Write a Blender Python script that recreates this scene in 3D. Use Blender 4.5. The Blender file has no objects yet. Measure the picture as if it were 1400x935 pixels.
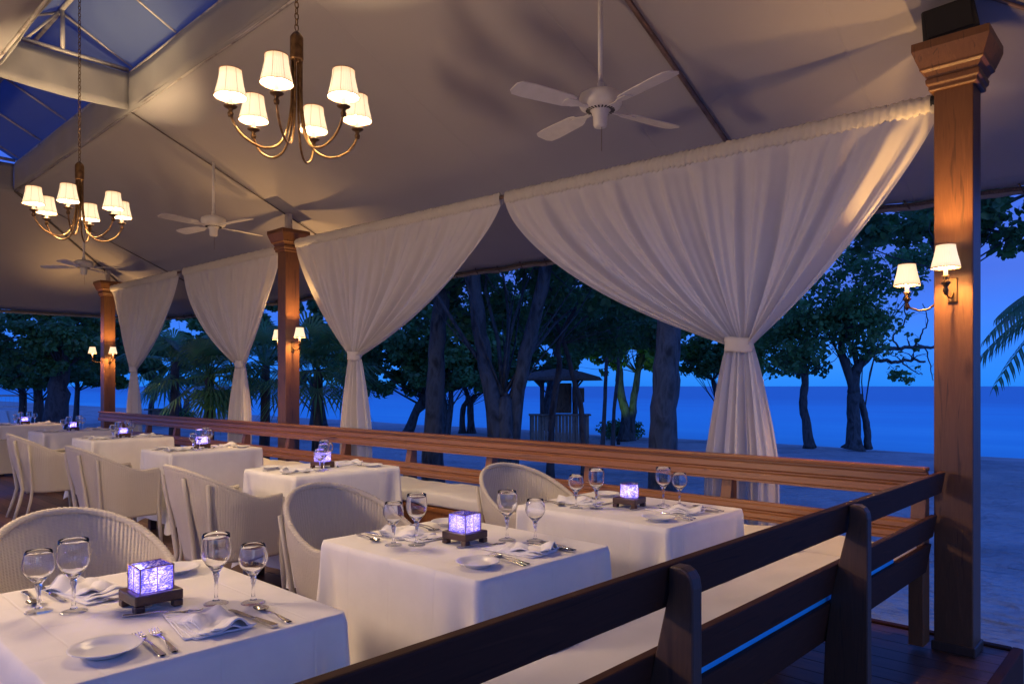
import bpy, math, random
import numpy as np
from mathutils import Vector, Matrix
R = math.radians
PI = math.pi
random.seed(7)
rng = np.random.default_rng(11)
SC = bpy.context.scene
COL = SC.collection

# ------------------------------------------------------------------ camera
CAMZ = 1.35
FW = (-.6845, .7286); RT = (.7286, .6845)
cam = bpy.data.cameras.new('camera'); camo = bpy.data.objects.new('camera', cam); COL.objects.link(camo)
camo.location = (0, 0, CAMZ); camo.rotation_euler = (R(90), 0, math.asin(.6845))
cam.lens = 25.71; cam.sensor_width = 36; cam.shift_y = .0432; cam.clip_start = .05; cam.clip_end = 60000
SC.camera = camo

def gp(x, d, z=-.45):
    """ground point lying in the view column x (photo px) at depth d metres"""
    a = (x-700)/1000
    return Vector(((FW[0]+RT[0]*a)*d, (FW[1]+RT[1]*a)*d, z))
def at(x, y, d):
    p = gp(x, d); p.z = CAMZ + d*(528-y)/1000
    return p

# ------------------------------------------------------------------ mesh builder
class MB:
    def __init__(s): s.v = []; s.f = []
    def add(s, vs, fs):
        n = len(s.v); s.v += [tuple(v) for v in vs]; s.f += [tuple(i+n for i in f) for f in fs]
        return s
    def box(s, x0, x1, y0, y1, z0, z1, M=None):
        vs = [Vector((x, y, z)) for x in (x0, x1) for y in (y0, y1) for z in (z0, z1)]
        if M is not None: vs = [M @ v for v in vs]
        return s.add(vs, [(0,1,3,2),(4,6,7,5),(0,4,5,1),(2,3,7,6),(0,2,6,4),(1,5,7,3)])
    def prism(s, poly, fn, t0, t1):
        """poly of 2-D points; fn(u,v,t) -> 3-D"""
        n = len(poly)
        vs = [fn(u, v, t0) for u, v in poly] + [fn(u, v, t1) for u, v in poly]
        fs = [tuple(range(n))[::-1], tuple(range(n, 2*n))] + [(i, (i+1) % n, n+(i+1) % n, n+i) for i in range(n)]
        return s.add(vs, fs)
    def tube(s, pts, r, seg=8, cap=True):
        pts = [Vector(p) for p in pts]; n = len(pts)
        rr = r if hasattr(r, '__len__') else [r]*n
        vs = []; up = Vector((0, 0, 1)); prev = None
        for i, p in enumerate(pts):
            t = (pts[min(i+1, n-1)] - pts[max(i-1, 0)]).normalized()
            if prev is None:
                a = t.cross(up)
                if a.length < .05: a = t.cross(Vector((1, 0, 0)))
            else:
                a = prev - t*prev.dot(t)
            a.normalize(); prev = a; b = t.cross(a)
            for k in range(seg):
                q = 2*PI*k/seg; vs.append(p + (a*math.cos(q) + b*math.sin(q))*rr[i])
        fs = [(i*seg+k, i*seg+(k+1) % seg, (i+1)*seg+(k+1) % seg, (i+1)*seg+k) for i in range(n-1) for k in range(seg)]
        if cap: fs += [tuple(range(seg))[::-1], tuple(range((n-1)*seg, n*seg))]
        return s.add(vs, fs)
    def lathe(s, prof, seg=24, c=(0, 0, 0), sq=None, flute=0, nfl=0):
        vs = []
        for r, z in prof:
            for k in range(seg):
                q = 2*PI*k/seg; rr = r
                if sq: rr = r / (abs(math.cos(q))**sq + abs(math.sin(q))**sq)**(1/sq)
                if flute: rr *= 1 + flute*math.cos(nfl*q)
                vs.append((c[0]+rr*math.cos(q), c[1]+rr*math.sin(q), c[2]+z))
        n = len(prof)
        return s.add(vs, [(i*seg+k, i*seg+(k+1) % seg, (i+1)*seg+(k+1) % seg, (i+1)*seg+k) for i in range(n-1) for k in range(seg)])
    def grid(s, fn, nu, nv, closeu=False):
        vs = [fn(i/(nu if closeu else nu-1), j/(nv-1)) for j in range(nv) for i in range(nu)]
        fs = []
        for j in range(nv-1):
            for i in range(nu if closeu else nu-1):
                k = (i+1) % nu
                fs.append((j*nu+i, j*nu+k, (j+1)*nu+k, (j+1)*nu+i))
        return s.add(vs, fs)
    def build(s, name, m, parent=None, smooth=False, bevel=0, solid=0, loc=None, off=-1):
        me = bpy.data.meshes.new(name); me.from_pydata(s.v, [], s.f); me.update()
        me.materials.append(m)
        if smooth: me.polygons.foreach_set('use_smooth', [True]*len(me.polygons))
        o = bpy.data.objects.new(name, me); COL.objects.link(o)
        if parent: o.parent = parent
        if loc: o.location = loc
        if solid:
            md = o.modifiers.new('solid', 'SOLIDIFY'); md.thickness = solid; md.offset = off
        if bevel:
            md = o.modifiers.new('bevel', 'BEVEL'); md.width = bevel; md.segments = 2; md.limit_method = 'ANGLE'; md.angle_limit = R(40)
        return o

def tag(o, label=None, cat=None, group=None, kind=None):
    if label: o['label'] = label
    if cat: o['category'] = cat
    if group: o['group'] = group
    if kind: o['kind'] = kind
    return o
def thing(name, loc, label, cat, group=None, rz=0):
    o = bpy.data.objects.new(name, None); COL.objects.link(o); o.empty_display_size = .05
    o.location = loc; o.rotation_euler = (0, 0, rz)
    return tag(o, label, cat, group)
KIDS = {}
def kids(o):
    return [c for c in bpy.data.objects if c.parent == o]
def dup(o, loc=None, rz=None, label=None, group=None, parent=None, _k=None):
    c = o.copy(); COL.objects.link(c); c.parent = parent
    if loc is not None: c.location = loc
    if rz is not None: c.rotation_euler = (0, 0, rz)
    if label: c['label'] = label
    if group: c['group'] = group
    if o.name not in KIDS: KIDS[o.name] = kids(o)
    for ch in KIDS[o.name]: dup(ch, parent=c)
    return c

# ------------------------------------------------------------------ materials
def mat(name, col=(.5, .5, .5), rough=.6, metal=0, **kw):
    m = bpy.data.materials.new(name); m.use_nodes = True
    nt = m.node_tree; b = nt.nodes['Principled BSDF']
    b.inputs['Base Color'].default_value = (*col, 1); b.inputs['Roughness'].default_value = rough; b.inputs['Metallic'].default_value = metal
    for k, v in kw.items(): b.inputs[k.replace('_', ' ')].default_value = v
    return m
def N(m, t, **kw):
    n = m.node_tree.nodes.new(t)
    for k, v in kw.items():
        if k in n.inputs: n.inputs[k].default_value = v
        else: setattr(n, k, v)
    return n
def L(m, a, b): m.node_tree.links.new(a, b)
def coords(m, scale=(1, 1, 1), kind='Object', rot=(0, 0, 0)):
    tc = N(m, 'ShaderNodeTexCoord'); mp = N(m, 'ShaderNodeMapping'); mp.inputs['Scale'].default_value = scale
    mp.inputs['Rotation'].default_value = rot
    L(m, tc.outputs[kind], mp.inputs['Vector']); return mp.outputs['Vector']
def noise_col(m, cols, scale=5, vec=None, detail=5, lo=.3, hi=.7, dist=0):
    n = N(m, 'ShaderNodeTexNoise'); n.inputs['Scale'].default_value = scale; n.inputs['Detail'].default_value = detail
    n.inputs['Distortion'].default_value = dist
    if vec is not None: L(m, vec, n.inputs['Vector'])
    r = N(m, 'ShaderNodeValToRGB'); e = r.color_ramp.elements
    e[0].position = lo; e[0].color = (*cols[0], 1); e[1].position = hi; e[1].color = (*cols[-1], 1)
    for i, c in enumerate(cols[1:-1]):
        x = e.new(lo+(hi-lo)*(i+1)/(len(cols)-1)); x.color = (*c, 1)
    L(m, n.outputs['Fac'], r.inputs['Fac'])
    L(m, r.outputs['Color'], m.node_tree.nodes['Principled BSDF'].inputs['Base Color'])
    return n, r
def bump(m, height, strength=.3, dist=.01, prev=None):
    b = N(m, 'ShaderNodeBump'); b.inputs['Strength'].default_value = strength; b.inputs['Distance'].default_value = dist
    L(m, height, b.inputs['Height'])
    if prev: L(m, prev, b.inputs['Normal'])
    L(m, b.outputs['Normal'], m.node_tree.nodes['Principled BSDF'].inputs['Normal'])
    return b.outputs['Normal']

def wood(name, dark, light, axis, rough=.45, knots=True, coat=.0):
    m = mat(name, light, rough)
    sc = [14, 14, 14]; sc[axis] = .9
    v = coords(m, sc)
    n, r = noise_col(m, [dark, light, tuple(.75*a+.25*b for a, b in zip(light, dark)), tuple(min(1, c*1.15) for c in light)], 2.2, v, 7, .28, .72, 1.6)
    b = bump(m, n.outputs['Fac'], .25, .004)
    if knots:
        sk = [5, 5, 5]; sk[axis] = 1.6
        vk = coords(m, sk)
        k = N(m, 'ShaderNodeTexVoronoi'); k.inputs['Scale'].default_value = 1.0; L(m, vk, k.inputs['Vector'])
        rk = N(m, 'ShaderNodeValToRGB'); rk.color_ramp.elements[0].position = .04; rk.color_ramp.elements[0].color = (.25, .18, .14, 1)
        rk.color_ramp.elements[1].position = .12; rk.color_ramp.elements[1].color = (1, 1, 1, 1)
        L(m, k.outputs['Distance'], rk.inputs['Fac'])
        mx = N(m, 'ShaderNodeMix', data_type='RGBA', blend_type='MULTIPLY'); mx.inputs[0].default_value = .8
        L(m, r.outputs['Color'], mx.inputs[6]); L(m, rk.outputs['Color'], mx.inputs[7])
        L(m, mx.outputs[2], m.node_tree.nodes['Principled BSDF'].inputs['Base Color'])
    m.node_tree.nodes['Principled BSDF'].inputs['Coat Weight'].default_value = coat
    return m
W_POST = wood('post_wood', (.060, .023, .009), (.17, .070, .024), 2, .45)
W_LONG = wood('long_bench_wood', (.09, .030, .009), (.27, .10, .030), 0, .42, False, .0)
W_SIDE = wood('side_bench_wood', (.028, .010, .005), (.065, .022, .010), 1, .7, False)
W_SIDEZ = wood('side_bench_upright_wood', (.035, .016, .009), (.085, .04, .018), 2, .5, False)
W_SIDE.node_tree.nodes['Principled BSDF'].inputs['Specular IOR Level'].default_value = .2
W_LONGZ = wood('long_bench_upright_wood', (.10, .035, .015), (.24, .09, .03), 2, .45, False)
W_DARK = wood('lantern_wood', (.035, .014, .010), (.085, .035, .02), 0, .4, False, .2)

def deck_mat():
    m = mat('deck_boards', (.12, .06, .035), .45)
    v = coords(m, (1.2, 16, 6))
    n, r = noise_col(m, [(.075, .032, .02), (.15, .07, .04), (.10, .045, .028)], 1.6, v, 6, .3, .7, 1)
    w = N(m, 'ShaderNodeSeparateXYZ'); vv = coords(m); L(m, vv, w.inputs[0])
    md = N(m, 'ShaderNodeMath', operation='FRACT'); dv = N(m, 'ShaderNodeMath', operation='DIVIDE'); dv.inputs[1].default_value = .14
    L(m, w.outputs['Y'], dv.inputs[0]); L(m, dv.outputs[0], md.inputs[0])
    g = N(m, 'ShaderNodeValToRGB'); e = g.color_ramp.elements; e[0].position = .0; e[0].color = (.06, .06, .06, 1); e[1].position = .06; e[1].color = (1, 1, 1, 1)
    L(m, md.outputs[0], g.inputs['Fac'])
    fl = N(m, 'ShaderNodeMath', operation='FLOOR'); L(m, dv.outputs[0], fl.inputs[0])
    wn = N(m, 'ShaderNodeTexWhiteNoise', noise_dimensions='1D'); L(m, fl.outputs[0], wn.inputs['W'])
    mr = N(m, 'ShaderNodeMapRange'); mr.inputs['To Min'].default_value = .65; mr.inputs['To Max'].default_value = 1.2; L(m, wn.outputs['Value'], mr.inputs['Value'])
    mx = N(m, 'ShaderNodeMix', data_type='RGBA', blend_type='MULTIPLY'); mx.inputs[0].default_value = 1
    L(m, r.outputs['Color'], mx.inputs[6]); L(m, g.outputs['Color'], mx.inputs[7])
    mx2 = N(m, 'ShaderNodeMix', data_type='RGBA', blend_type='MULTIPLY'); mx2.inputs[0].default_value = 1
    L(m, mx.outputs[2], mx2.inputs[6]); L(m, mr.outputs[0], mx2.inputs[7])
    L(m, mx2.outputs[2], m.node_tree.nodes['Principled BSDF'].inputs['Base Color'])
    bump(m, g.outputs['Color'], .6, .006)
    return m
M_DECK = deck_mat()

def cloth_mat(name, col, trans=0., weave=900, wr=.25, crease=0, wscale=6):
    m = mat(name, col, .85); b = m.node_tree.nodes['Principled BSDF']
    b.inputs['Sheen Weight'].default_value = .15
    v = coords(m)
    n = N(m, 'ShaderNodeTexNoise'); n.inputs['Scale'].default_value = wscale; n.inputs['Detail'].default_value = 4; L(m, v, n.inputs['Vector'])
    prev = bump(m, n.outputs['Fac'], wr, .012)
    f = N(m, 'ShaderNodeTexNoise'); f.inputs['Scale'].default_value = weave/6; f.inputs['Detail'].default_value = 2; L(m, v, f.inputs['Vector'])
    prev = bump(m, f.outputs['Fac'], .12, .001, prev)
    r = N(m, 'ShaderNodeValToRGB'); e = r.color_ramp.elements; e[0].position = .3; e[1].position = .7
    e[0].color = (*[c*.93 for c in col], 1); e[1].color = (*col, 1); L(m, n.outputs['Fac'], r.inputs['Fac']); L(m, r.outputs['Color'], b.inputs['Base Color'])
    if crease:
        s = N(m, 'ShaderNodeSeparateXYZ'); L(m, v, s.inputs[0])
        for ax in ('X', 'Y'):
            dv = N(m, 'ShaderNodeMath', operation='PINGPONG'); dv.inputs[1].default_value = crease; L(m, s.outputs[ax], dv.inputs[0])
            mr = N(m, 'ShaderNodeMapRange', interpolation_type='SMOOTHSTEP'); mr.inputs['From Max'].default_value = .006; L(m, dv.outputs[0], mr.inputs['Value'])
            prev = bump(m, mr.outputs[0], .4, .0025, prev)
    if trans:
        t = N(m, 'ShaderNodeBsdfTranslucent'); t.inputs['Color'].default_value = (*col, 1)
        mx = N(m, 'ShaderNodeMixShader'); mx.inputs[0].default_value = trans
        L(m, b.outputs[0], mx.inputs[1]); L(m, t.outputs[0], mx.inputs[2])
        L(m, mx.outputs[0], m.node_tree.nodes['Material Output'].inputs['Surface'])
    return m
M_CURT = cloth_mat('curtain_voile', (.88, .83, .74), .36, 900, .10)
M_CLOTH = cloth_mat('table_linen', (.84, .81, .75), .0, 900, .30, .12, 9)
M_NAP = cloth_mat('napkin_linen', (.84, .83, .82), .0, 900, .25, 0, 30)
M_CUSH = cloth_mat('cushion_cover', (.70, .68, .67), .0, 900, .5, 0, 5)
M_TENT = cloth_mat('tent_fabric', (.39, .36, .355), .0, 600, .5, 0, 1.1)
_s = N(M_TENT, 'ShaderNodeSeparateXYZ'); L(M_TENT, coords(M_TENT), _s.inputs[0])
_p = N(M_TENT, 'ShaderNodeMath', operation='PINGPONG'); _p.inputs[1].default_value = .74; L(M_TENT, _s.outputs['X'], _p.inputs[0])
_m = N(M_TENT, 'ShaderNodeMapRange', interpolation_type='SMOOTHSTEP'); _m.inputs['From Max'].default_value = .012; L(M_TENT, _p.outputs[0], _m.inputs['Value'])
_prev = M_TENT.node_tree.nodes['Principled BSDF'].inputs['Normal'].links[0].from_socket
bump(M_TENT, _m.outputs[0], .5, .004, _prev)
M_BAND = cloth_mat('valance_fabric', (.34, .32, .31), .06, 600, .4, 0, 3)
M_SKY = cloth_mat('skylight_fabric', (.26, .34, .46), .72, 600, .3, 0, 2)

def wicker(name, col, sx=420, sz=260):
    m = mat(name, col, .5); v = coords(m)
    n = N(m, 'ShaderNodeTexNoise'); n.inputs['Scale'].default_value = 1; n.inputs['Detail'].default_value = 2
    vs = coords(m, (60, 60, 330)); L(m, vs, n.inputs['Vector'])
    pv = bump(m, n.outputs['Fac'], .5, .003)
    w = N(m, 'ShaderNodeTexWave', wave_type='BANDS', bands_direction='Z'); w.inputs['Scale'].default_value = 58; w.inputs['Distortion'].default_value = 1.2; w.inputs['Detail'].default_value = 2
    L(m, coords(m), w.inputs['Vector']); bump(m, w.outputs['Fac'], .55, .003, pv)
    cr_ = N(m, 'ShaderNodeValToRGB'); cr_.color_ramp.elements[0].color = (*[c*.82 for c in col], 1); cr_.color_ramp.elements[1].position = .45; cr_.color_ramp.elements[1].color = (*col, 1)
    L(m, w.outputs['Fac'], cr_.inputs['Fac']); L(m, cr_.outputs[0], m.node_tree.nodes['Principled BSDF'].inputs['Base Color'])
    return m
M_WICK = wicker('white_wicker', (.60, .54, .45))
M_RIM = wicker('white_wicker_braid', (.60, .54, .45))
M_BRASS = mat('antique_brass', (.34, .20, .10), .36, .9)
n_, r_ = noise_col(M_BRASS, [(.12, .065, .03), (.27, .16, .075)], 30, coords(M_BRASS))
M_DBRASS = mat('dark_bronze', (.12, .07, .035), .42, .85)
M_FAN = mat('fan_enamel', (.74, .70, .63), .4); noise_col(M_FAN, [(.68, .64, .57), (.77, .73, .66)], 14, coords(M_FAN))
M_BLACK = mat('black_plastic', (.004, .004, .0045), .6); bump(M_BLACK, N(M_BLACK, 'ShaderNodeTexNoise', Scale=220).outputs['Fac'], .3, .001)
M_HOLE = mat('dark_slot', (.02, .015, .012), .8)
M_STEEL = mat('cutlery_steel', (.72, .70, .66), .17, 1); noise_col(M_STEEL, [(.6, .58, .54), (.78, .76, .72)], 60, coords(M_STEEL))
M_CHINA = mat('white_china', (.80, .79, .77), .28, 0, Specular_IOR_Level=.4); noise_col(M_CHINA, [(.77, .76, .74), (.82, .81, .79)], 8, coords(M_CHINA))
M_PIPE = mat('galvanised_pipe', (.46, .42, .38), .5, .3); noise_col(M_PIPE, [(.26, .20, .17), (.5, .46, .42), (.56, .52, .48)], 7, coords(M_PIPE), 6, .3, .6)
M_POLE = mat('brown_pole', (.20, .12, .09), .45, .4); noise_col(M_POLE, [(.12, .07, .05), (.26, .17, .13)], 9, coords(M_POLE))
M_ROPE = mat('lacing_rope', (.13, .10, .085), .9); noise_col(M_ROPE, [(.07, .055, .05), (.2, .16, .13)], 90, coords(M_ROPE))
M_CANDLE = mat('candle_tube', (.85, .78, .62), .5, 0, Emission_Color=(1, .72, .42, 1), Emission_Strength=.25); noise_col(M_CANDLE, [(.8, .72, .56), (.88, .82, .68)], 20, coords(M_CANDLE))

def glass_mat():
    """thin blown glass: clear when seen face on, darker and more reflective towards the silhouette"""
    m = bpy.data.materials.new('clear_glass'); m.use_nodes = True; nt = m.node_tree; nt.nodes.clear()
    A = nt.nodes.new; K = nt.links.new
    o = A('ShaderNodeOutputMaterial')
    lw = A('ShaderNodeLayerWeight'); lw.inputs['Blend'].default_value = .5
    p3 = A('ShaderNodeMath'); p3.operation = 'POWER'; p3.inputs[1].default_value = 3.2; K(lw.outputs['Facing'], p3.inputs[0])
    cr = A('ShaderNodeValToRGB'); e = cr.color_ramp.elements; e[0].color = (.985, .988, .995, 1); e[1].color = (.42, .46, .56, 1); e[1].position = 1
    x = e.new(.45); x.color = (.93, .94, .97, 1)
    K(p3.outputs[0], cr.inputs['Fac'])
    t = A('ShaderNodeBsdfTransparent'); K(cr.outputs[0], t.inputs['Color'])
    gl = A('ShaderNodeBsdfGlossy'); gl.inputs['Color'].default_value = (1, 1, 1, 1)
    nz = A('ShaderNodeTexNoise'); nz.inputs['Scale'].default_value = 30
    rr_ = A('ShaderNodeMapRange'); rr_.inputs['To Min'].default_value = .0; rr_.inputs['To Max'].default_value = .03; K(nz.outputs['Fac'], rr_.inputs['Value']); K(rr_.outputs[0], gl.inputs['Roughness'])
    fr = A('ShaderNodeMath'); fr.operation = 'MULTIPLY_ADD'; fr.inputs[1].default_value = .7; fr.inputs[2].default_value = .055; K(p3.outputs[0], fr.inputs[0])
    mx = A('ShaderNodeMixShader'); K(fr.outputs[0], mx.inputs[0]); K(t.outputs[0], mx.inputs[1]); K(gl.outputs[0], mx.inputs[2])
    K(mx.outputs[0], o.inputs[0]); return m
M_THIN = glass_mat(); M_THIN.name = 'thin_clear_glass'
M_GLASS = bpy.data.materials.new('clear_glass'); M_GLASS.use_nodes = True
_b = M_GLASS.node_tree.nodes['Principled BSDF']
_b.inputs['Transmission Weight'].default_value = 1; _b.inputs['IOR'].default_value = 1.45; _b.inputs['Base Color'].default_value = (.99, .99, 1, 1)
_n = N(M_GLASS, 'ShaderNodeTexNoise', Scale=24.); _r = N(M_GLASS, 'ShaderNodeMapRange'); _r.inputs['To Max'].default_value = .004; L(M_GLASS, _n.outputs['Fac'], _r.inputs['Value']); L(M_GLASS, _r.outputs[0], _b.inputs['Roughness'])

def shade_mat(strength):
    m = mat('lit_lamp_shade', (.85, .78, .65), .8); b = m.node_tree.nodes['Principled BSDF']
    # pleated silk: the lamp inside makes it glow, a bit less towards the seams and the rim
    tc = coords(m)
    s = N(m, 'ShaderNodeSeparateXYZ'); L(m, tc, s.inputs[0])
    at2 = N(m, 'ShaderNodeMath', operation='ARCTAN2'); L(m, s.outputs['Y'], at2.inputs[0]); L(m, s.outputs['X'], at2.inputs[1])
    mu = N(m, 'ShaderNodeMath', operation='MULTIPLY'); mu.inputs[1].default_value = 44; L(m, at2.outputs[0], mu.inputs[0])
    sn = N(m, 'ShaderNodeMath', operation='SINE'); L(m, mu.outputs[0], sn.inputs[0])
    mr = N(m, 'ShaderNodeMapRange'); mr.inputs['From Min'].default_value = -1; mr.inputs['To Min'].default_value = strength*.8; mr.inputs['To Max'].default_value = strength
    L(m, sn.outputs[0], mr.inputs['Value']); L(m, mr.outputs[0], b.inputs['Emission Strength'])
    zr = N(m, 'ShaderNodeValToRGB'); e = zr.color_ramp.elements
    e[0].position = .0; e[0].color = (1, .60, .30, 1); e[1].position = 1; e[1].color = (1, .55, .26, 1)
    x = e.new(.22); x.color = (1, .74, .44, 1); x = e.new(.75); x.color = (1, .72, .42, 1)
    zm = N(m, 'ShaderNodeMapRange'); zm.inputs['From Min'].default_value = 0; zm.inputs['From Max'].default_value = .14; L(m, s.outputs['Z'], zm.inputs['Value'])
    L(m, zm.outputs[0], zr.inputs['Fac']); L(m, zr.outputs['Color'], b.inputs['Emission Color'])
    bump(m, sn.outputs[0], .4, .002)
    return m
M_SHADE = shade_mat(.28)
M_PIPING = mat('shade_trim', (.35, .20, .11), .8); noise_col(M_PIPING, [(.3, .17, .09), (.4, .24, .14)], 60, coords(M_PIPING))

def lantern_glass():
    m = bpy.data.materials.new('blue_bead_glass'); m.use_nodes = True; nt = m.node_tree; nt.nodes.clear()
    o = nt.nodes.new('ShaderNodeOutputMaterial')
    tc = nt.nodes.new('ShaderNodeTexCoord'); mp = nt.nodes.new('ShaderNodeMapping'); mp.inputs['Scale'].default_value = (230, 230, 520)
    nt.links.new(tc.outputs['Object'], mp.inputs[0])
    vo = nt.nodes.new('ShaderNodeTexVoronoi'); vo.inputs['Scale'].default_value = 1; nt.links.new(mp.outputs[0], vo.inputs['Vector'])
    r = nt.nodes.new('ShaderNodeValToRGB'); e = r.color_ramp.elements
    e[0].position = 0; e[0].color = (.06, .06, .42, 1); e[1].position = .85; e[1].color = (1, .95, 1, 1)
    x = e.new(.45); x.color = (.20, .19, .80, 1); x = e.new(.64); x.color = (.55, .52, 1, 1)
    nt.links.new(vo.outputs['Color'], r.inputs['Fac'])
    t = nt.nodes.new('ShaderNodeBsdfTranslucent'); nt.links.new(r.outputs[0], t.inputs['Color'])
    g = nt.nodes.new('ShaderNodeBsdfGlossy'); g.inputs['Roughness'].default_value = .25; nt.links.new(r.outputs[0], g.inputs['Color'])
    tr = nt.nodes.new('ShaderNodeBsdfTransparent'); nt.links.new(r.outputs[0], tr.inputs['Color'])
    m1 = nt.nodes.new('ShaderNodeMixShader'); m1.inputs[0].default_value = .2; nt.links.new(t.outputs[0], m1.inputs[1]); nt.links.new(g.outputs[0], m1.inputs[2])
    m2 = nt.nodes.new('ShaderNodeMixShader'); m2.inputs[0].default_value = .22; nt.links.new(m1.outputs[0], m2.inputs[1]); nt.links.new(tr.outputs[0], m2.inputs[2])
    nt.links.new(m2.outputs[0], o.inputs[0]); return m
M_LANT = lantern_glass()
M_FLAME = mat('candle_flame', (1, .8, .5), .5, 0, Emission_Color=(1, .8, .75, 1), Emission_Strength=16)
M_WAX = mat('tealight_wax', (.8, .76, .74), .5)
M_BEAD = mat('bead_frame', (.38, .24, .16), .4, .5)

def leaf_mat(name, c1, c2, c3, sc=.8):
    m = mat(name, c2, .5); b = m.node_tree.nodes['Principled BSDF']
    n, r = noise_col(m, [c1, c2, c3], sc, coords(m), 3, .32, .68)
    w = N(m, 'ShaderNodeTexNoise'); w.inputs['Scale'].default_value = 6; L(m, coords(m), w.inputs['Vector'])
    mx = N(m, 'ShaderNodeMix', data_type='RGBA', blend_type='MULTIPLY'); mx.inputs[0].default_value = .6
    L(m, r.outputs[0], mx.inputs[6]); L(m, w.outputs['Color'], mx.inputs[7]); 
    hs = N(m, 'ShaderNodeHueSaturation'); hs.inputs['Value'].default_value = 1.6; L(m, mx.outputs[2], hs.inputs['Color'])
    L(m, hs.outputs[0], b.inputs['Base Color'])
    t = N(m, 'ShaderNodeBsdfTranslucent'); L(m, hs.outputs[0], t.inputs['Color'])
    ms = N(m, 'ShaderNodeMixShader'); ms.inputs[0].default_value = .42
    L(m, b.outputs[0], ms.inputs[1]); L(m, t.outputs[0], ms.inputs[2]); L(m, ms.outputs[0], m.node_tree.nodes['Material Output'].inputs['Surface'])
    return m
M_LEAF = leaf_mat('almond_leaf', (.04, .12, .045), (.08, .21, .07), (.14, .30, .10))
M_LEAF2 = leaf_mat('grape_leaf', (.05, .15, .05), (.10, .25, .08), (.16, .34, .12))
M_FROND = leaf_mat('palm_frond', (.07, .20, .08), (.12, .29, .11), (.18, .36, .15), 2)
def bark_mat(name, a, b_):
    m = mat(name, a, .9); n, r = noise_col(m, [a, b_, a], 2.6, coords(m, (3, 3, 1)), 7, .3, .7, .6); bump(m, n.outputs['Fac'], .8, .03); return m
M_BARK = bark_mat('bark', (.020, .028, .028), (.085, .11, .12))
M_BARK2 = bark_mat('dark_bark', (.035, .03, .03), (.09, .085, .08))
M_THATCH = bark_mat('thatch', (.06, .05, .035), (.13, .11, .08))
M_HUT = bark_mat('hut_cladding', (.10, .09, .07), (.22, .19, .14))

def sand_mat():
    m = mat('beach_sand', (.40, .36, .30), .95)
    v = coords(m)
    n, r = noise_col(m, [(.28, .33, .32), (.50, .54, .50), (.40, .44, .41)], .35, v, 9, .35, .65)
    a = N(m, 'ShaderNodeTexNoise'); a.inputs['Scale'].default_value = 1; a.inputs['Detail'].default_value = 5
    L(m, coords(m, (.5, 5.5, 1), rot=(0, 0, R(-43))), a.inputs['Vector'])
    p = bump(m, a.outputs['Fac'], 1, .16)
    f = N(m, 'ShaderNodeTexNoise'); f.inputs['Scale'].default_value = 22; f.inputs['Detail'].default_value = 6; L(m, v, f.inputs['Vector'])
    f.inputs['Scale'].default_value = 7; p = bump(m, f.outputs['Fac'], 1, .10, p)
    g = N(m, 'ShaderNodeTexVoronoi', feature='SMOOTH_F1'); g.inputs['Scale'].default_value = 2.4; L(m, v, g.inputs['Vector']); bump(m, g.outputs['Distance'], .8, .16, p)
    return m
M_SAND = sand_mat()
def sea_mat():
    m = mat('sea_water', (.0, .6, .8), .35, 0, IOR=1.33, Specular_IOR_Level=.10)
    geo_ = N(m, 'ShaderNodeNewGeometry'); sp = N(m, 'ShaderNodeSeparateXYZ'); L(m, geo_.outputs['Position'], sp.inputs[0])
    mr = N(m, 'ShaderNodeMapRange'); mr.inputs['From Min'].default_value = 24; mr.inputs['From Max'].default_value = 150; L(m, sp.outputs['Y'], mr.inputs['Value'])
    n = N(m, 'ShaderNodeTexNoise'); n.inputs['Scale'].default_value = .25; n.inputs['Detail'].default_value = 4; L(m, coords(m, (.16, .6, 1)), n.inputs['Vector'])
    ad = N(m, 'ShaderNodeMath', operation='MULTIPLY_ADD'); ad.inputs[1].default_value = .55; L(m, n.outputs['Fac'], ad.inputs[0]); L(m, mr.outputs[0], ad.inputs[2])
    r = N(m, 'ShaderNodeValToRGB'); e = r.color_ramp.elements
    e[0].position = .16; e[0].color = (.10, .90, .96, 1); e[1].position = 1.0; e[1].color = (.0, .40, .62, 1)
    q = e.new(.33); q.color = (.0, .70, .86, 1); q = e.new(.6); q.color = (.0, .60, .80, 1)
    L(m, ad.outputs[0], r.inputs['Fac']); L(m, r.outputs[0], m.node_tree.nodes['Principled BSDF'].inputs['Base Color'])
    a = N(m, 'ShaderNodeTexNoise'); a.inputs['Scale'].default_value = 1; a.inputs['Detail'].default_value = 3; L(m, coords(m, (.3, 1.2, 1)), a.inputs['Vector'])
    bump(m, a.outputs['Fac'], .15, .05)
    return m
M_SEA = sea_mat()

# ------------------------------------------------------------------ world
W = bpy.data.worlds.new('World'); SC.world = W; W.use_nodes = True
wt = W.node_tree; bg = wt.nodes['Background']
sky = wt.nodes.new('ShaderNodeTexSky'); sky.sky_type = 'NISHITA'; sky.sun_disc = False
sky.sun_elevation = R(4); sky.sun_rotation = R(205); sky.altitude = 0; sky.air_density = 1.2; sky.dust_density = 1; sky.ozone_density = 3
gr = wt.nodes.new('ShaderNodeRGBToBW'); wt.links.new(sky.outputs[0], gr.inputs[0])
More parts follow.
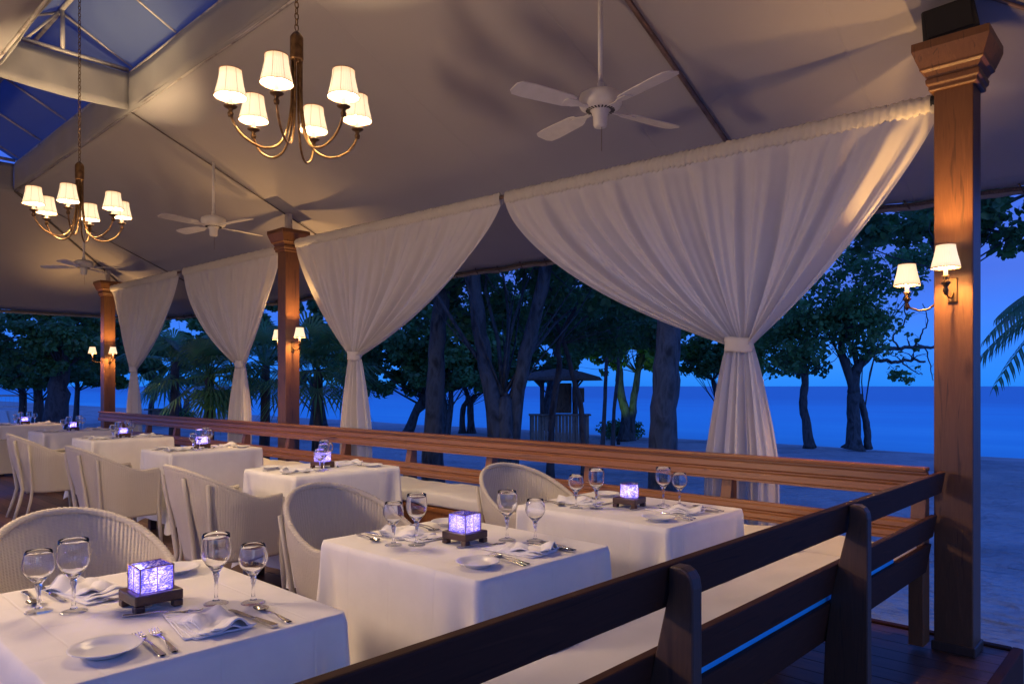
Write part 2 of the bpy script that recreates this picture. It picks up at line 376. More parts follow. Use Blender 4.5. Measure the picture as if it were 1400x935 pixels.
# dusk under a tungsten white balance: the sky keeps its brightness pattern, its colour goes to deep blue
geo = wt.nodes.new('ShaderNodeTexCoord'); mp = wt.nodes.new('ShaderNodeMapping'); mp.inputs['Scale'].default_value = (1.2, 1.2, 4.5)
wt.links.new(geo.outputs['Generated'], mp.inputs[0])
cn = wt.nodes.new('ShaderNodeTexNoise'); cn.inputs['Scale'].default_value = 2.2; cn.inputs['Detail'].default_value = 5; wt.links.new(mp.outputs[0], cn.inputs['Vector'])
cr = wt.nodes.new('ShaderNodeValToRGB'); cr.color_ramp.elements[0].position = .35; cr.color_ramp.elements[0].color = (1, 1, 1, 1)
cr.color_ramp.elements[1].position = .7; cr.color_ramp.elements[1].color = (1.55, 1.25, 1.05, 1)
wt.links.new(cn.outputs['Fac'], cr.inputs['Fac'])
sx_ = wt.nodes.new('ShaderNodeSeparateXYZ'); wt.links.new(geo.outputs['Generated'], sx_.inputs[0])
er = wt.nodes.new('ShaderNodeValToRGB'); ee = er.color_ramp.elements
ee[0].position = 0; ee[0].color = (.018, .225, .97, 1); ee[1].position = 1; ee[1].color = (.040, .135, .80, 1)
for p_, c_ in ((.05, (.026, .180, .87)), (.13, (.042, .120, .62)), (.35, (.042, .125, .72))):
    q_ = ee.new(p_); q_.color = (*c_, 1)
wt.links.new(sx_.outputs['Z'], er.inputs['Fac'])
cc = wt.nodes.new('ShaderNodeMix'); cc.data_type = 'RGBA'; cc.blend_type = 'MULTIPLY'; cc.inputs[0].default_value = 1
wt.links.new(er.outputs['Color'], cc.inputs[6]); wt.links.new(cr.outputs['Color'], cc.inputs[7])
cl = wt.nodes.new('ShaderNodeMix'); cl.data_type = 'RGBA'; cl.blend_type = 'MULTIPLY'; cl.inputs[0].default_value = 1
pw = wt.nodes.new('ShaderNodeMath'); pw.operation = 'POWER'; pw.inputs[1].default_value = .22; wt.links.new(gr.outputs[0], pw.inputs[0])
mu_ = wt.nodes.new('ShaderNodeMath'); mu_.operation = 'MULTIPLY'; mu_.inputs[1].default_value = 1.75; wt.links.new(pw.outputs[0], mu_.inputs[0])
wt.links.new(mu_.outputs[0], cl.inputs[6]); wt.links.new(cc.outputs[2], cl.inputs[7])
wt.links.new(cl.outputs[2], bg.inputs['Color']); bg.inputs['Strength'].default_value = .15
def lamp(name, kind, loc, energy, color, radius=.02, parent=None):
    l = bpy.data.lights.new(name, kind); l.energy = energy; l.color = color
    if kind == 'POINT': l.shadow_soft_size = radius
    o = bpy.data.objects.new(name, l); COL.objects.link(o); o.location = loc
    if parent: o.parent = parent
    return o
s = lamp('sun', 'SUN', (0, 0, 20), .04, (.55, .7, 1)); s.data.angle = R(20)
s.rotation_euler = (R(78), 0, R(205-180+40))
WARM = (1, .70, .37)

# ------------------------------------------------------------------ ground, sea, deck
GX = [-6000, -800, -200, -80, -50, -35, -25, -18, -12, -8, -5, -2, 0, 3, 6, 12, 25, 60, 200, 800, 6000]
GY = [-3000, -300, -60, -20, -8, -2, 2, 5, 7, 9, 11, 13, 15, 17, 19, 21, 22.5, 24, 25.5, 27, 30, 60]
def gz(x, y):
    z = -.45 - .02*math.sin(x*.5+1)*math.cos(y*.4) if abs(x) < 60 and y > 5 else -.45
    if y > 21: z -= .055*(y-21) if y < 27 else .33+.12*(y-27)
    return max(z, -4)
xs = sorted(set(GX + list(np.arange(-40, 14, 1.5)))); ys = GY
m = MB(); m.grid(lambda u, v: (xs[int(round(u*(len(xs)-1)))], ys[int(round(v*(len(ys)-1)))], gz(xs[int(round(u*(len(xs)-1)))], ys[int(round(v*(len(ys)-1)))])), len(xs), len(ys))
tag(m.build('sand_beach', M_SAND, smooth=True), 'rippled beach sand between the deck and the water', kind='structure')
m = MB(); m.add([(-30000, 22, -.66), (30000, 22, -.66), (30000, 40000, -.66), (-30000, 40000, -.66)], [(0, 1, 2, 3)])
tag(m.build('sea', M_SEA), 'calm blue sea reaching to the horizon', kind='structure')
DX = -.70
m = MB(); m.box(-22, DX, -7, 4.46, -.12, 0); deck = m.build('deck', M_DECK, bevel=.004); tag(deck, 'dark timber deck boards under the dining tables', kind='structure')
m = MB(); m.box(DX+.001, DX+.05, -7, 4.51, -.36, .012); m.box(-22, DX, 4.461, 4.51, -.36, .012)
tag(m.build('deck_kerb', W_SIDE, bevel=.006), 'timber edge board around the raised deck', kind='structure')

# ------------------------------------------------------------------ tent canopy
tent = thing('tent_canopy', (0, 0, 0), 'white fabric tent canopy spanning the dining deck with raised ridge skylight', 'canopy')
SL = .431; YS, ZS = 2.656, 4.06; YE = 5.80; YM = 2.086; YN = 2*YM-YS; XN, XF = -2.45, -11.9
ZE = ZS - SL*(YE-YS)
SEAM = [-2.45, -7.63, -11.9]
def tri(fnA, fnB, nu, nv, sag):
    def f(u, v):
        a = Vector(fnA(v)); b = Vector(fnB(v)); p = a.lerp(b, u); p.z += sag(p, u, v); return p
    return MB().grid(f, nu, nv)
def sagm(p, u, v):
    w = 0
    xs_ = [-30, -15.0, -11.9, -7.63, -2.45, .7, 9]
    for a, b in zip(xs_, xs_[1:]):
        if a <= p.x < b: t = (p.x-a)/(b-a); w = -math.sin(PI*t)
    e = min(1, 12*min(u, 1-u))
    return e*(.05*w*math.sin(PI*min(1, v*1.0)) + .035*w*v + .006*math.sin(p.x*9+v*5)*v*v)
# long slopes (sea side and inland side)
A = lambda v: (XN + (YE-YS)*v, YS+(YE-YS)*v, ZS-(ZS-ZE)*v)
B = lambda v: (XF - (YE-YS)*v, YS+(YE-YS)*v, ZS-(ZS-ZE)*v)
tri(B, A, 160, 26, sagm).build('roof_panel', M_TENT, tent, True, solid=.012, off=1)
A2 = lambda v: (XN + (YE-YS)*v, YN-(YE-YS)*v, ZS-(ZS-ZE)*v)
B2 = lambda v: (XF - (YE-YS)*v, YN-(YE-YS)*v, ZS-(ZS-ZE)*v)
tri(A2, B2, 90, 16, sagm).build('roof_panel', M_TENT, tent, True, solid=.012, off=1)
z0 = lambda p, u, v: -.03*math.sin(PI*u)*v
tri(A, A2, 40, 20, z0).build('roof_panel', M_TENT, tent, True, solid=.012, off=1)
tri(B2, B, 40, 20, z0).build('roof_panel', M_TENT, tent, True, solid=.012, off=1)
# seams, hips and the pole
def onroof(x, y, dz=-.02): return (x, y, ZS-SL*(y-YS)+dz)
def seam(x, r, name, m_, y1=YE):
    MB().tube([onroof(x, YS+(y1-YS)*t, -.012-r) for t in np.linspace(0, 1, 12)], r, 8).build(name, m_, tent, True)
seam(-2.45, .017, 'roof_pole', M_POLE)
seam(-7.63, .007, 'seam', M_ROPE); seam(-11.9, .007, 'seam', M_ROPE)
for X0, sg in ((XN, 1), (XF, -1)):
    MB().tube([(X0+sg*(YE-YS)*t, YS+(YE-YS)*t, ZS-(ZS-ZE)*t-.025) for t in np.linspace(0, 1, 12)], .010, 8).build('hip_pole', M_POLE if sg > 0 else M_ROPE, tent, True)
    MB().tube([(X0+sg*(YE-YS)*t, YN-(YE-YS)*t, ZS-(ZS-ZE)*t-.025) for t in np.linspace(0, 1, 12)], .010, 8).build('hip_pole', M_POLE, tent, True)
# eave pipe with clips, laced
def eave(a, b, n, clips=True):
    a = Vector(a); b = Vector(b)
    def P(t):
        p = a.lerp(b, t); p.z += sagm(p, t, 1) if abs(a.y-b.y) < .1 else -.03*math.sin(PI*t); return p
    pts = [P(i/80) for i in range(81)]
    MB().tube([p+Vector((0, 0, -.02)) for p in pts], .016, 8).build('eave_rope', M_ROPE, tent, True)
    def hem(u, v):
        p = P(u); return (p.x, p.y, p.z-.005-.055*v + .004*math.sin(u*400))
    MB().grid(hem, 161, 3).build('hem', M_BAND, tent, True, solid=.006)
    if clips:
        for i in range(n):
            p = P((i+.5)/n); q = random.uniform(-.01, .01)
            MB().tube([p+Vector((-.02, -.02, .02)), p+Vector((.0, -.035, -.02)), p+Vector((.02, -.02, -.055+q))], .006, 6).build('clip', M_ROPE, tent, True)
eave((XF-(YE-YS), YE, ZE), (XN+(YE-YS), YE, ZE), 46)
eave((XN+(YE-YS), YE, ZE), (XN+(YE-YS), YN-(YE-YS), ZE), 20, False)
eave((XF-(YE-YS), YE, ZE), (XF-(YE-YS), YN-(YE-YS), ZE), 20, False)
# raised skylight: valance bands, trusses, ridge, translucent roof
BH = .36
def band(a, b, n=60):
    a = Vector(a); b = Vector(b); nrm = (b-a).cross(Vector((0, 0, 1))).normalized()
    def f(u, v):
        p = a.lerp(b, u); w = .012*math.sin(u*n*.7)*math.sin(PI*v) + .01*math.sin(u*n*.23+1)
        p = p + nrm*w; p.z += BH*v - (.02*math.sin(PI*u) if v < .1 else 0); return p
    MB().grid(f, n, 6).build('valance', M_BAND, tent, True, solid=.008)
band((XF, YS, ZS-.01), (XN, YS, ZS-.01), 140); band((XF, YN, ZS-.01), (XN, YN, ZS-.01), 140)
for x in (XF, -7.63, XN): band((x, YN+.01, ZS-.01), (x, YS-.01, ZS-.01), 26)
for y in (YS, YN):
    yy = y + (.02 if y == YS else -.02)
    MB().tube([(XF, yy, ZS-.015), (XN, yy, ZS-.015)], .014, 8).build('edge_rail', M_PIPE, tent, True)
    MB().tube([(XF, yy, ZS+BH+.01), (XN, yy, ZS+BH+.01)], .016, 8).build('edge_rail', M_PIPE, tent, True)
ZR = 4.84; ZB = ZS+BH+.05; YO = .72
for sg in (1, -1):
    def f(u, v, sg=sg):
        x = XF-.2+(XN-XF+.4)*u
        return (x, YM+sg*YO*v, ZR+.03-(ZR-ZB+.03)*v - .03*abs(math.sin(u*PI*8))*math.sin(PI*v))
    MB().grid(f, 129, 8).build('skylight_panel', M_SKY, tent, True, solid=.006)
MB().tube([(XF-.2, YM, ZR), (XN+.2, YM, ZR)], .022, 8).build('ridge_pipe', M_PIPE, tent, True)
for x in np.arange(XF, XN+.1, 1.05):
    x = float(x)
    for sg in (1, -1):
        MB().tube([(x, YM, ZR-.02), (x, YM+sg*(YO-.1), ZB-.0+.035)], .013, 6).build('rafter', M_PIPE, tent, True)
for x in (-7.66, XF+.03, XN-.03):
    MB().tube([(x, YN, ZS+BH+.03), (x, YS, ZS+BH+.03)], .022, 8).build('tie_beam', M_PIPE, tent, True)
    MB().tube([(x, YM, ZS+BH+.03), (x, YM, ZR)], .02, 8).build('king_post', M_PIPE, tent, True)
    MB().tube([(x, YM-.30, ZS+BH+.03), (x, YM-.03, ZR-.04)], .013, 6).build('strut', M_PIPE, tent, True)

# ------------------------------------------------------------------ posts
PW = .0875
def post(x, y, label, plinth=True):
    t = thing('wooden_post', (x, y, 0), label, 'post', 'square timber posts with moulded capitals along the deck edge')
    MB().box(-PW, PW, -PW, PW, 0, 2.95).build('shaft', W_POST, t, bevel=.006)
    prof = [(.100, 2.86), (.108, 2.865), (.108, 2.885), (.118, 2.895), (.120, 2.92), (.112, 2.925), (.128, 2.955), (.142, 2.965), (.142, 2.975), (.155, 3.01), (.172, 3.06), (.172, 3.10), (.0, 3.10)]
    m = MB()
    vs = []
    for h, z in prof: vs += [(-h, -h, z), (h, -h, z), (h, h, z), (-h, h, z)]
    m.add(vs, [(4*i+k, 4*i+(k+1) % 4, 4*i+4+(k+1) % 4, 4*i+4+k) for i in range(len(prof)-1) for k in range(4)])
    m.add([(-.1, -.1, 2.86), (.1, -.1, 2.86), (.1, .1, 2.86), (-.1, .1, 2.86)], [(3, 2, 1, 0)])
    m.build('capital', W_POST, t, bevel=.003)
    if plinth:
        MB().box(-.098, .098, -.098, .098, 0, .05).build('plinth', W_SIDEZ, t, bevel=.006)
    MB().box(-.03, .03, -.03, .03, 3.10, 3.3).build('top_bracket', M_PIPE, t)
    return t
P1, P2, P3 = (-.905, 4.31), (-7.52, 4.31), (-13.36, 4.31)
post(*P1, 'thick timber post with moulded capital at the near corner of the deck')
post(*P2, 'timber post with two sconces between the middle pair of curtains')
post(*P3, 'farthest timber post with two sconces, left of all the curtains')
# loudspeaker
t = thing('loudspeaker', (P1[0]-.02, P1[1]-.02, 3.112), 'black loudspeaker lying on the capital of the near corner post', 'speaker', rz=R(10)); t.rotation_euler = (0, R(-7), R(10)); t.location.z += .012
m = MB(); m.prism([(-.125, 0), (.125, 0), (.115, .165), (-.115, .165)], lambda u, v, w: (u, w, v), -.085, .085); m.build('cabinet', M_BLACK, t, bevel=.01)
MB().box(-.1, .1, -.094, -.086, .012, .145).build('grille', M_BLACK, t, bevel=.003)

# ------------------------------------------------------------------ lamp shade
def shade_parts(par, r0, r1, h, loc, scale=1.0):
    prof = [(r0, 0), (r0*.93, h*.18), (r0*.80, h*.5), (r1*1.04, h*.8), (r1, h)]
    sh = MB().lathe(prof, 48, flute=.012, nfl=8).build('lamp_shade', M_SHADE, par, True, solid=.0015, loc=loc)
    m = MB()
    for r, z in ((r0, 0), (r1, h)):
        m.tube([(r*math.cos(q), r*math.sin(q), z) for q in np.linspace(0, 2*PI, 33)], .0028, 6)
    m.build('trim', M_PIPING, sh, True) if par.parent is None else m.build('shade_trim', M_PIPING, par, True, loc=loc)
    return sh
SHADE_CH = None
def candle_mb(z0, z1, r=.0125):
    return MB().lathe([(0, z0), (r, z0), (r, z1), (0, z1)], 14)

# ------------------------------------------------------------------ chandeliers
def make_chandelier():
    t = thing('chandelier', (0, 0, 0), 'x', 'chandelier', 'brass chandeliers with six lit fabric shades')
    ZT = 3.26
    MB().lathe([(0, ZT-.14), (.034, ZT-.14), (.036, ZT-.13), (.036, ZT-.02), (.034, ZT-.01), (.02, ZT+.01), (.008, ZT+.02), (0, ZT+.02)], 20).build('stem', M_BRASS, t, True)
    z = ZT+.02; m = MB(); k = 0
    while z < 4.78:
        pts = []
        for q in np.linspace(0, 2*PI, 13):
            a, b = .0105*math.cos(q), .019*math.sin(q)
            pts.append((a, 0, z+.019+b) if k % 2 else (0, a, z+.019+b))
        m.tube(pts, .0032, 5, False); z += .031; k += 1
    m.build('chain', M_DBRASS, t, True)
    MB().lathe([(0, 4.74), (.012, 4.75), (.06, 4.79), (.07, 4.81), (0, 4.812)], 20).build('ceiling_hook', M_DBRASS, t, True)
    for i in range(6):
        q = R(133.2) + i*PI/3; c, s_ = math.cos(q), math.sin(q)
        rz = [(.026, ZT-.1), (.026, ZT-.3), (.032, ZT-.42), (.055, ZT-.54), (.10, ZT-.615), (.165, ZT-.64), (.23, ZT-.625), (.29, ZT-.585), (.327, ZT-.53), (.34, ZT-.49)]
        # smooth
        P = [Vector((r*c, r*s_, zz)) for r, zz in rz]; Q = []
        for j in range(len(P)-1):
            p0 = P[max(j-1, 0)]; p1 = P[j]; p2 = P[j+1]; p3 = P[min(j+2, len(P)-1)]
            for u in (0, .33, .66):
                Q.append(.5*((2*p1) + (p2-p0)*u + (2*p0-5*p1+4*p2-p3)*u*u + (3*p1-p0-3*p2+p3)*u**3))
        Q.append(P[-1])
        arm = MB().tube(Q, .0068, 8).build('arm', M_BRASS, t, True)
        x, y, zz = .34*c, .34*s_, ZT-.49
        MB().lathe([(0, -.02), (.012, -.018), (.016, 0), (.010, .012), (.014, .022), (.030, .030), (.036, .037), (.030, .04), (0, .042)], 18).build('candle_cup', M_DBRASS, arm, True, loc=(x, y, zz))
        candle_mb(.04, .13).build('candle_tube', M_CANDLE, arm, True, loc=(x, y, zz))
        sz = .085
        MB().lathe([(.082, 0), (.077, .022), (.068, .06), (.059, .105), (.0565, .14)], 40, flute=.012, nfl=8).build('lamp_shade', M_SHADE, arm, True, solid=.0015, loc=(x, y, zz+sz))
        m = MB()
        for r, z2 in ((.0825, 0), (.057, .14)):
            m.tube([(r*math.cos(a), r*math.sin(a), z2) for a in np.linspace(0, 2*PI, 25)], .0026, 5)
        for a8 in range(8):
            a = a8*PI/4; m.tube([(.083*math.cos(a), .083*math.sin(a), 0), (.0695*math.cos(a), .0695*math.sin(a), .06), (.0575*math.cos(a), .0575*math.sin(a), .14)], .0009, 4)
        m.build('shade_trim', M_PIPING, arm, True, loc=(x, y, zz+sz))
        bl = lamp('bulb', 'POINT', (x, y, zz+sz+.045), 12, WARM, .018, arm)
    return t
CH = make_chandelier(); CH.location = (-3.58, 2.10, 0)
CH['label'] = 'large near brass chandelier, six lit shades, hanging in front of the sloping ceiling'
dup(CH, (-7.02, 2.04, 0), R(17), 'smaller looking farther brass chandelier hung on a long chain under the skylight')

# ------------------------------------------------------------------ sconces
def make_sconce():
    t = thing('wall_sconce', (0, 0, 0), 'x', 'wall lamp', 'brass candle sconces lit on the timber posts')
    MB().box(-.024, .024, -.012, 0, -.075, .065).build('backplate', M_DBRASS, t, bevel=.005)   # mounted on -Y
    a = MB().tube([(0, -.012, -.02), (0, -.05, -.05), (0, -.10, -.055), (0, -.15, -.035), (0, -.165, 0)], .006, 8).build('arm', M_DBRASS, t, True)
    MB().lathe([(0, -.05), (.008, -.045), (.014, -.02), (.007, -.005), (.017, .01), (.026, .018), (.010, .03), (.016, .05), (.018, .06), (0, .06)], 18).build('candle_cup', M_DBRASS, t, True, loc=(0, -.165, 0))
    candle_mb(.05, .13, .011).build('candle_tube', M_CANDLE, t, True, loc=(0, -.165, 0))
    sh = MB().lathe([(.072, 0), (.066, .03), (.056, .07), (.050, .10), (.047, .125)], 40, flute=.02, nfl=6).build('lamp_shade', M_SHADE, t, True, solid=.0015, loc=(0, -.165, .10))
    for r, z2 in ((.0725, 0), (.0475, .125)):
        MB().tube([(r*math.cos(a_), r*math.sin(a_), z2) for a_ in np.linspace(0, 2*PI, 25)], .0026, 5).build('trim', M_PIPING, sh, True)
    lamp('bulb', 'POINT', (0, -.165, .165), 8, (1, .56, .20), .018, t)
    return t
SCN = make_sconce(); SCN.scale = (.9, .9, .9)
def sconce(P, side, z, label, first=False):
    off = {'-Y': ((0, -PW), 0), '+X': ((PW, 0), R(90)), '-X': ((-PW, 0), R(-90)), '+Y': ((0, PW), R(180))}[side]
    loc = (P[0]+off[0][0], P[1]+off[0][1], z)
    if first: SCN.location = loc; SCN.rotation_euler = (0, 0, off[1]); SCN['label'] = label; return SCN
    return dup(SCN, loc, off[1], label)
sconce(P1, '-Y', 1.84, 'brass sconce with lit white shade on the front face of the near corner post', True)
_o = sconce(P1, '-X', 1.80, 'brass sconce sticking out left of the near corner post towards the tied curtain')
for _c in kids(_o):
    if _c.type == 'LIGHT': _c.data = _c.data.copy(); _c.data.energy = 4.5
sconce(P2, '+X', 1.80, 'lit brass sconce on the bright right hand face of the middle post')
sconce(P2, '-X', 1.80, 'lit sconce half hidden behind the left side of the middle post')
sconce(P3, '+X', 1.80, 'lit brass sconce on the right hand face of the farthest post')
sconce(P3, '-Y', 1.80, 'lit sconce standing out left of the farthest post against dark trees')
# unseen inland posts with added lamps, inferred from a cloth shadow; globes soften shadows
for i, (x, y) in enumerate(((-3.75, -1.05), (-9.6, -1.35))):
    post(x, y, ['inland timber post with lit sconces facing the front tables, outside the photo', 'second inland timber post with lit sconces, outside the photo at the left'][i], True)
    gl_ = thing('globe_lantern', (x, y+.42, 1.86), ['opal globe lantern on the first inland post, outside the photo', 'opal globe lantern on the second inland post, outside the photo'][i], 'globe lantern', 'opal globe lanterns on the inland posts')
    mg = mat('lit_opal_glass', (.85, .82, .76), .4, 0, Emission_Color=(1, .69, .42, 1), Emission_Strength=(24, 15)[i]); noise_col(mg, [(.8, .77, .7), (.88, .85, .8)], 5, coords(mg))
    MB().lathe([(.20*math.sin(q), -.20*math.cos(q)) for q in np.linspace(0.001, PI-.001, 17)], 24).build('globe', mg, gl_, True)
    MB().tube([(0, -.33, .22), (0, -.16, .30), (0, 0, .27), (0, 0, .20)], .011, 8).build('arm', M_DBRASS, gl_, True)

# ------------------------------------------------------------------ ceiling fans
def make_fan():
    t = thing('ceiling_fan', (0, 0, 0), 'x', 'ceiling fan', 'white four bladed ceiling fans')
    MB().tube([(0, 0, .08), (0, 0, .80)], .014, 12).build('downrod', M_FAN, t, True)
    MB().lathe([(0, .86), (.055, .86), (.06, .82), (.05, .77), (.018, .74), (0, .74)], 24).build('canopy_cap', M_FAN, t, True)
    mo = MB().lathe([(.018, .14), (.022, .11), (.04, .09), (.09, .085), (.118, .07), (.125, .05), (.125, .015), (.115, -.005), (.09, -.018), (.05, -.022), (.05, -.04), (.042, -.05), (.040, -.105), (.034, -.118), (0, -.12)], 40).build('motor', M_FAN, t, True)
    m = MB()
    for k in range(24):
        a = 2*PI*k/24
        m.box(.060, .085, -.004, .004, -.0225, -.0175, Matrix.Rotation(a, 4, 'Z'))
    m.build('vent_slots', M_HOLE, mo)
    for k in range(4):
        a = R(133.2-90) + R(32) + k*PI/2; M = Matrix.Rotation(a, 4, 'Z') @ Matrix.Translation((0, 0, -.01)) @ Matrix.Rotation(R(11), 4, 'X')
        poly = [(.20, -.045), (.24, -.058), (.50, -.068), (.575, -.062), (.60, -.035), (.60, .035), (.575, .062), (.50, .068), (.24, .058), (.20, .045)]
        b = MB().prism(poly, lambda u, v, w: M @ Vector((u, v, w)), -.003, .003).build('blade', M_FAN, t, bevel=.001)
        MB().prism([(.08, -.014), (.14, -.012), (.19, -.035), (.25, -.03), (.26, 0), (.25, .03), (.19, .035), (.14, .012), (.08, .014)], lambda u, v, w: M @ Vector((u, v, w)), -.009, -.0035).build('blade_bracket', M_FAN, b)
    MB().tube([(.01, 0, -.12), (.01, 0, -.26)], .0015, 5).build('pull_chain', M_BRASS, t)
    return t
FAN = make_fan(); FAN.location = (-2.55, 3.47, 2.98); FAN['label'] = 'nearest white ceiling fan hanging above the front curtains'
dup(FAN, (-7.58, 3.47, 3.05), R(25), 'middle white ceiling fan hanging just left of the middle post')
dup(FAN, (-11.75, 3.47, 3.08), R(60), 'farthest white ceiling fan hanging over the farthest post')

# ------------------------------------------------------------------ curtains and rods
def rod(a, b, label):
    t = thing('curtain_rod', a, label, 'curtain rod', 'curtain rods between the posts')
    d = Vector(b)-Vector(a)
    MB().tube([Vector((0, 0, 0)), d], .016, 12).build('pole', M_POLE, t, True)
    for k in (0, 1):
        p = d*k; dr = d.normalized()*(1 if k == 0 else -1)
        MB().tube([p, p+dr*.03], .034, 14).build('rod_bracket', M_BLACK, t, True)
r1a, r1b = (P1[0]-PW, P1[1], 2.84), (P2[0]+PW, P2[1], 2.955)
r2a, r2b = (P2[0]-PW, P2[1], 2.93), (P3[0]+PW, P3[1], 2.985)
rod(r1a, r1b, 'long curtain rod between the near corner post and the middle post')
rod(r2a, r2b, 'curtain rod between the middle post and the farthest post')
def rz_at(x):
    a, b = (r1a, r1b) if x > P2[0] else (r2a, r2b)
    t = (x-a[0])/(b[0]-a[0]); return a[2]+(b[2]-a[2])*t
def curtain(x0, x1, xt, zt, wt, wb, pl, pr_, label, seed, zb=.03):
    """x0 left (far) end, x1 right (near) end on the rod; tied at xt"""
    rr = random.Random(seed)
    Yc = P1[1]
    t = thing('curtain', (xt, Yc, 0), label, 'curtain', 'white voile curtains tied back along the sea side')
    ph = [rr.uniform(0, 6.28) for _ in range(8)]; W_ = x1-x0
    n1 = W_*7.5; NU = int(W_*120)+40; NV = 90
    fr = [(n1*.58, .42), (n1*.36, .36), (n1*1.0, .22), (n1*.17, .40), (n1*1.75, .09)]
    def fold(u): return sum(a*math.sin(2*PI*f*u+ph[i]) for i, (f, a) in enumerate(fr))
    def foldb(u): return sum(a*math.sin(2*PI*f*u+ph[i]) for i, (f, a) in enumerate(((9.3, .5), (5.6, .4), (15.1, .16), (3.1, .3), (24, .04))))
    # uneven gathering: columns are not equally spaced
    def warp(u): return u + .012*math.sin(2*PI*3*u+ph[5]) + .006*math.sin(2*PI*11*u+ph[6])
    def f(u, v):
        uu = warp(u)
        xtop = x0 + W_*u
        p = pl*(1-u)+pr_*u
        if v < .62:
            s_ = v/.62; z = 0
            xx = xtop + (xt+(uu-.5)*wt - xtop)*(s_**p)
            zr = rz_at(xtop)-.05
            z = zr + (zt-zr)*s_
            # swags: the outer columns sag a little before they reach the tie
            edge = abs(u-(xt-x0)/W_)
            z -= .10*edge*math.sin(PI*s_)*s_
            # local width compression makes deeper folds
            amp = .016 + .034*(1-abs(2*s_-1)**2) + .022*s_
            y = Yc + fold(u)*amp*(1 if s_ > .05 else s_/.05*.8+.2) 
            if s_ > .7:
                k = (s_-.7)/.3; y += k*.02*math.cos(PI*(uu-.5)) 
        else:
            s_ = (v-.62)/.38; z = zt + (zb-zt)*s_
            w = wt + (wb-wt)*(min(1, s_*2.2)**.75*.82+.18*s_)
            xx = xt+(uu-.5)*w
            y = Yc + .02*math.cos(PI*(uu-.5))*(1-s_) + foldb(u)*(.022+.034*min(1, s_*3)) + .02*math.sin(2*PI*2.3*u+ph[1])*s_
        return (xx-xt, y-Yc, z)
    MB().grid(f, NU, NV).build('curtain_panel', M_CURT, t, True)
    # ruffled header sleeve around the rod
    def h(u, v):
        x = x0+W_*v; q = 2*PI*u; r = .030 + .003*math.sin(x*150+ph[2]+q*1.0) + .0025*math.sin(x*371+q*2) + .002*math.sin(x*37)
        zz = rz_at(x); dz = r*math.sin(q)*1.25
        if dz < 0: dz *= 1.5
        return (x-xt, r*math.cos(q)*.8, zz+dz)
    MB().grid(h, 14, int(W_*170), True).build('header', M_CURT, t, True)
    def tb(u, v):
        q = 2*PI*u; r = 1+.03*math.sin(q*5+ph[3])
        zz = zt-.045+.09*v
        return ((wt/2+.008+.006*abs(v-.5))*math.cos(q)*r, (.052)*math.sin(q)*r, zz+.006*math.sin(q*2))
    MB().grid(tb, 40, 6, True).build('tie_band', M_CURT, t, True, solid=.003)
    return t
curtain(-4.12, -.99, -2.10, 1.61, .165, .50, 1.55, 1.25, 'largest near white curtain, tied in the middle, hanging beside the corner post', 1)
curtain(-7.36, -4.17, -6.24, 1.66, .17, .50, 1.35, 1.45, 'white curtain hanging immediately right of the middle post', 2)
curtain(-10.35, -7.66, -8.68, 1.63, .17, .46, 1.5, 1.3, 'white curtain hanging immediately left of the middle post', 3)
curtain(-13.2, -10.5, -12.22, 1.62, .18, .50, 1.4, 1.5, 'farthest and smallest white curtain, next to the farthest post', 4)

# ------------------------------------------------------------------ benches
def lean(z): return .17*(.925-z)
# long bench (sea side)
t = thing('bench', (-7.1, 4.18, 0), 'long orange brown timber bench running along the sea side of the deck', 'bench', 'timber benches fixed along the deck edge')
def LB(name, z0, z1, y0=.0, x0=P3[0]+.1, x1=P1[0]-.1, th=.03, m_=W_LONG, bev=.004):
    ym = 4.18
    prof = [(0, z0), (-th, z0), (-th, z0+.012), (-th-.006, z0+.02), (-th-.006, (z0+z1)/2-.012), (-th+.004, (z0+z1)/2-.004), (-th+.004, (z0+z1)/2+.004), (-th-.006, (z0+z1)/2+.012), (-th-.006, z1-.02), (-th, z1-.012), (-th, z1), (0, z1)]
    MB().prism(prof, lambda u, v, w: (w+7.1, u-lean(v)+y0, v), x0, x1).build(name, m_, t, bevel=.0015)
LB('backrest_board', .785, .915); LB('backrest_board', .565, .675)
MB().box(P3[0]+.1+7.1, P1[0]-.1+7.1, -.055, .022, .915, .937).build('top_rail', W_LONG, t, bevel=.006)
ux = [-2.11, -3.17, -4.17, -5.19, -6.22, -7.3, -8.3, -9.3, -10.3, -11.3, -12.3, -1.05]
for x in ux:
    MB().prism([(.002, .03), (.06, .03), (.055, .90), (.002-lean(.90)+.02, .90), (-.06, .5), (-.06, .03)], lambda u, v, w: (w+7.1, u, v), x-.035, x+.035).build('upright', W_LONGZ, t, bevel=.004)
MB().box(P3[0]+.1+7.1, -1.42+7.1, -.56, -.065, .40, .435).build('seat', W_LONG, t, bevel=.004)
MB().box(P3[0]+.1+7.1, -1.46+7.1, -.545, -.515, .24, .40).build('apron', W_LONGZ, t, bevel=.004)
for x in np.arange(-12.8, -1.5, 1.12):
    MB().box(x+7.1-.035, x+7.1+.035, -.512, -.45, 0, .40).build('leg', W_LONGZ, t, bevel=.004)
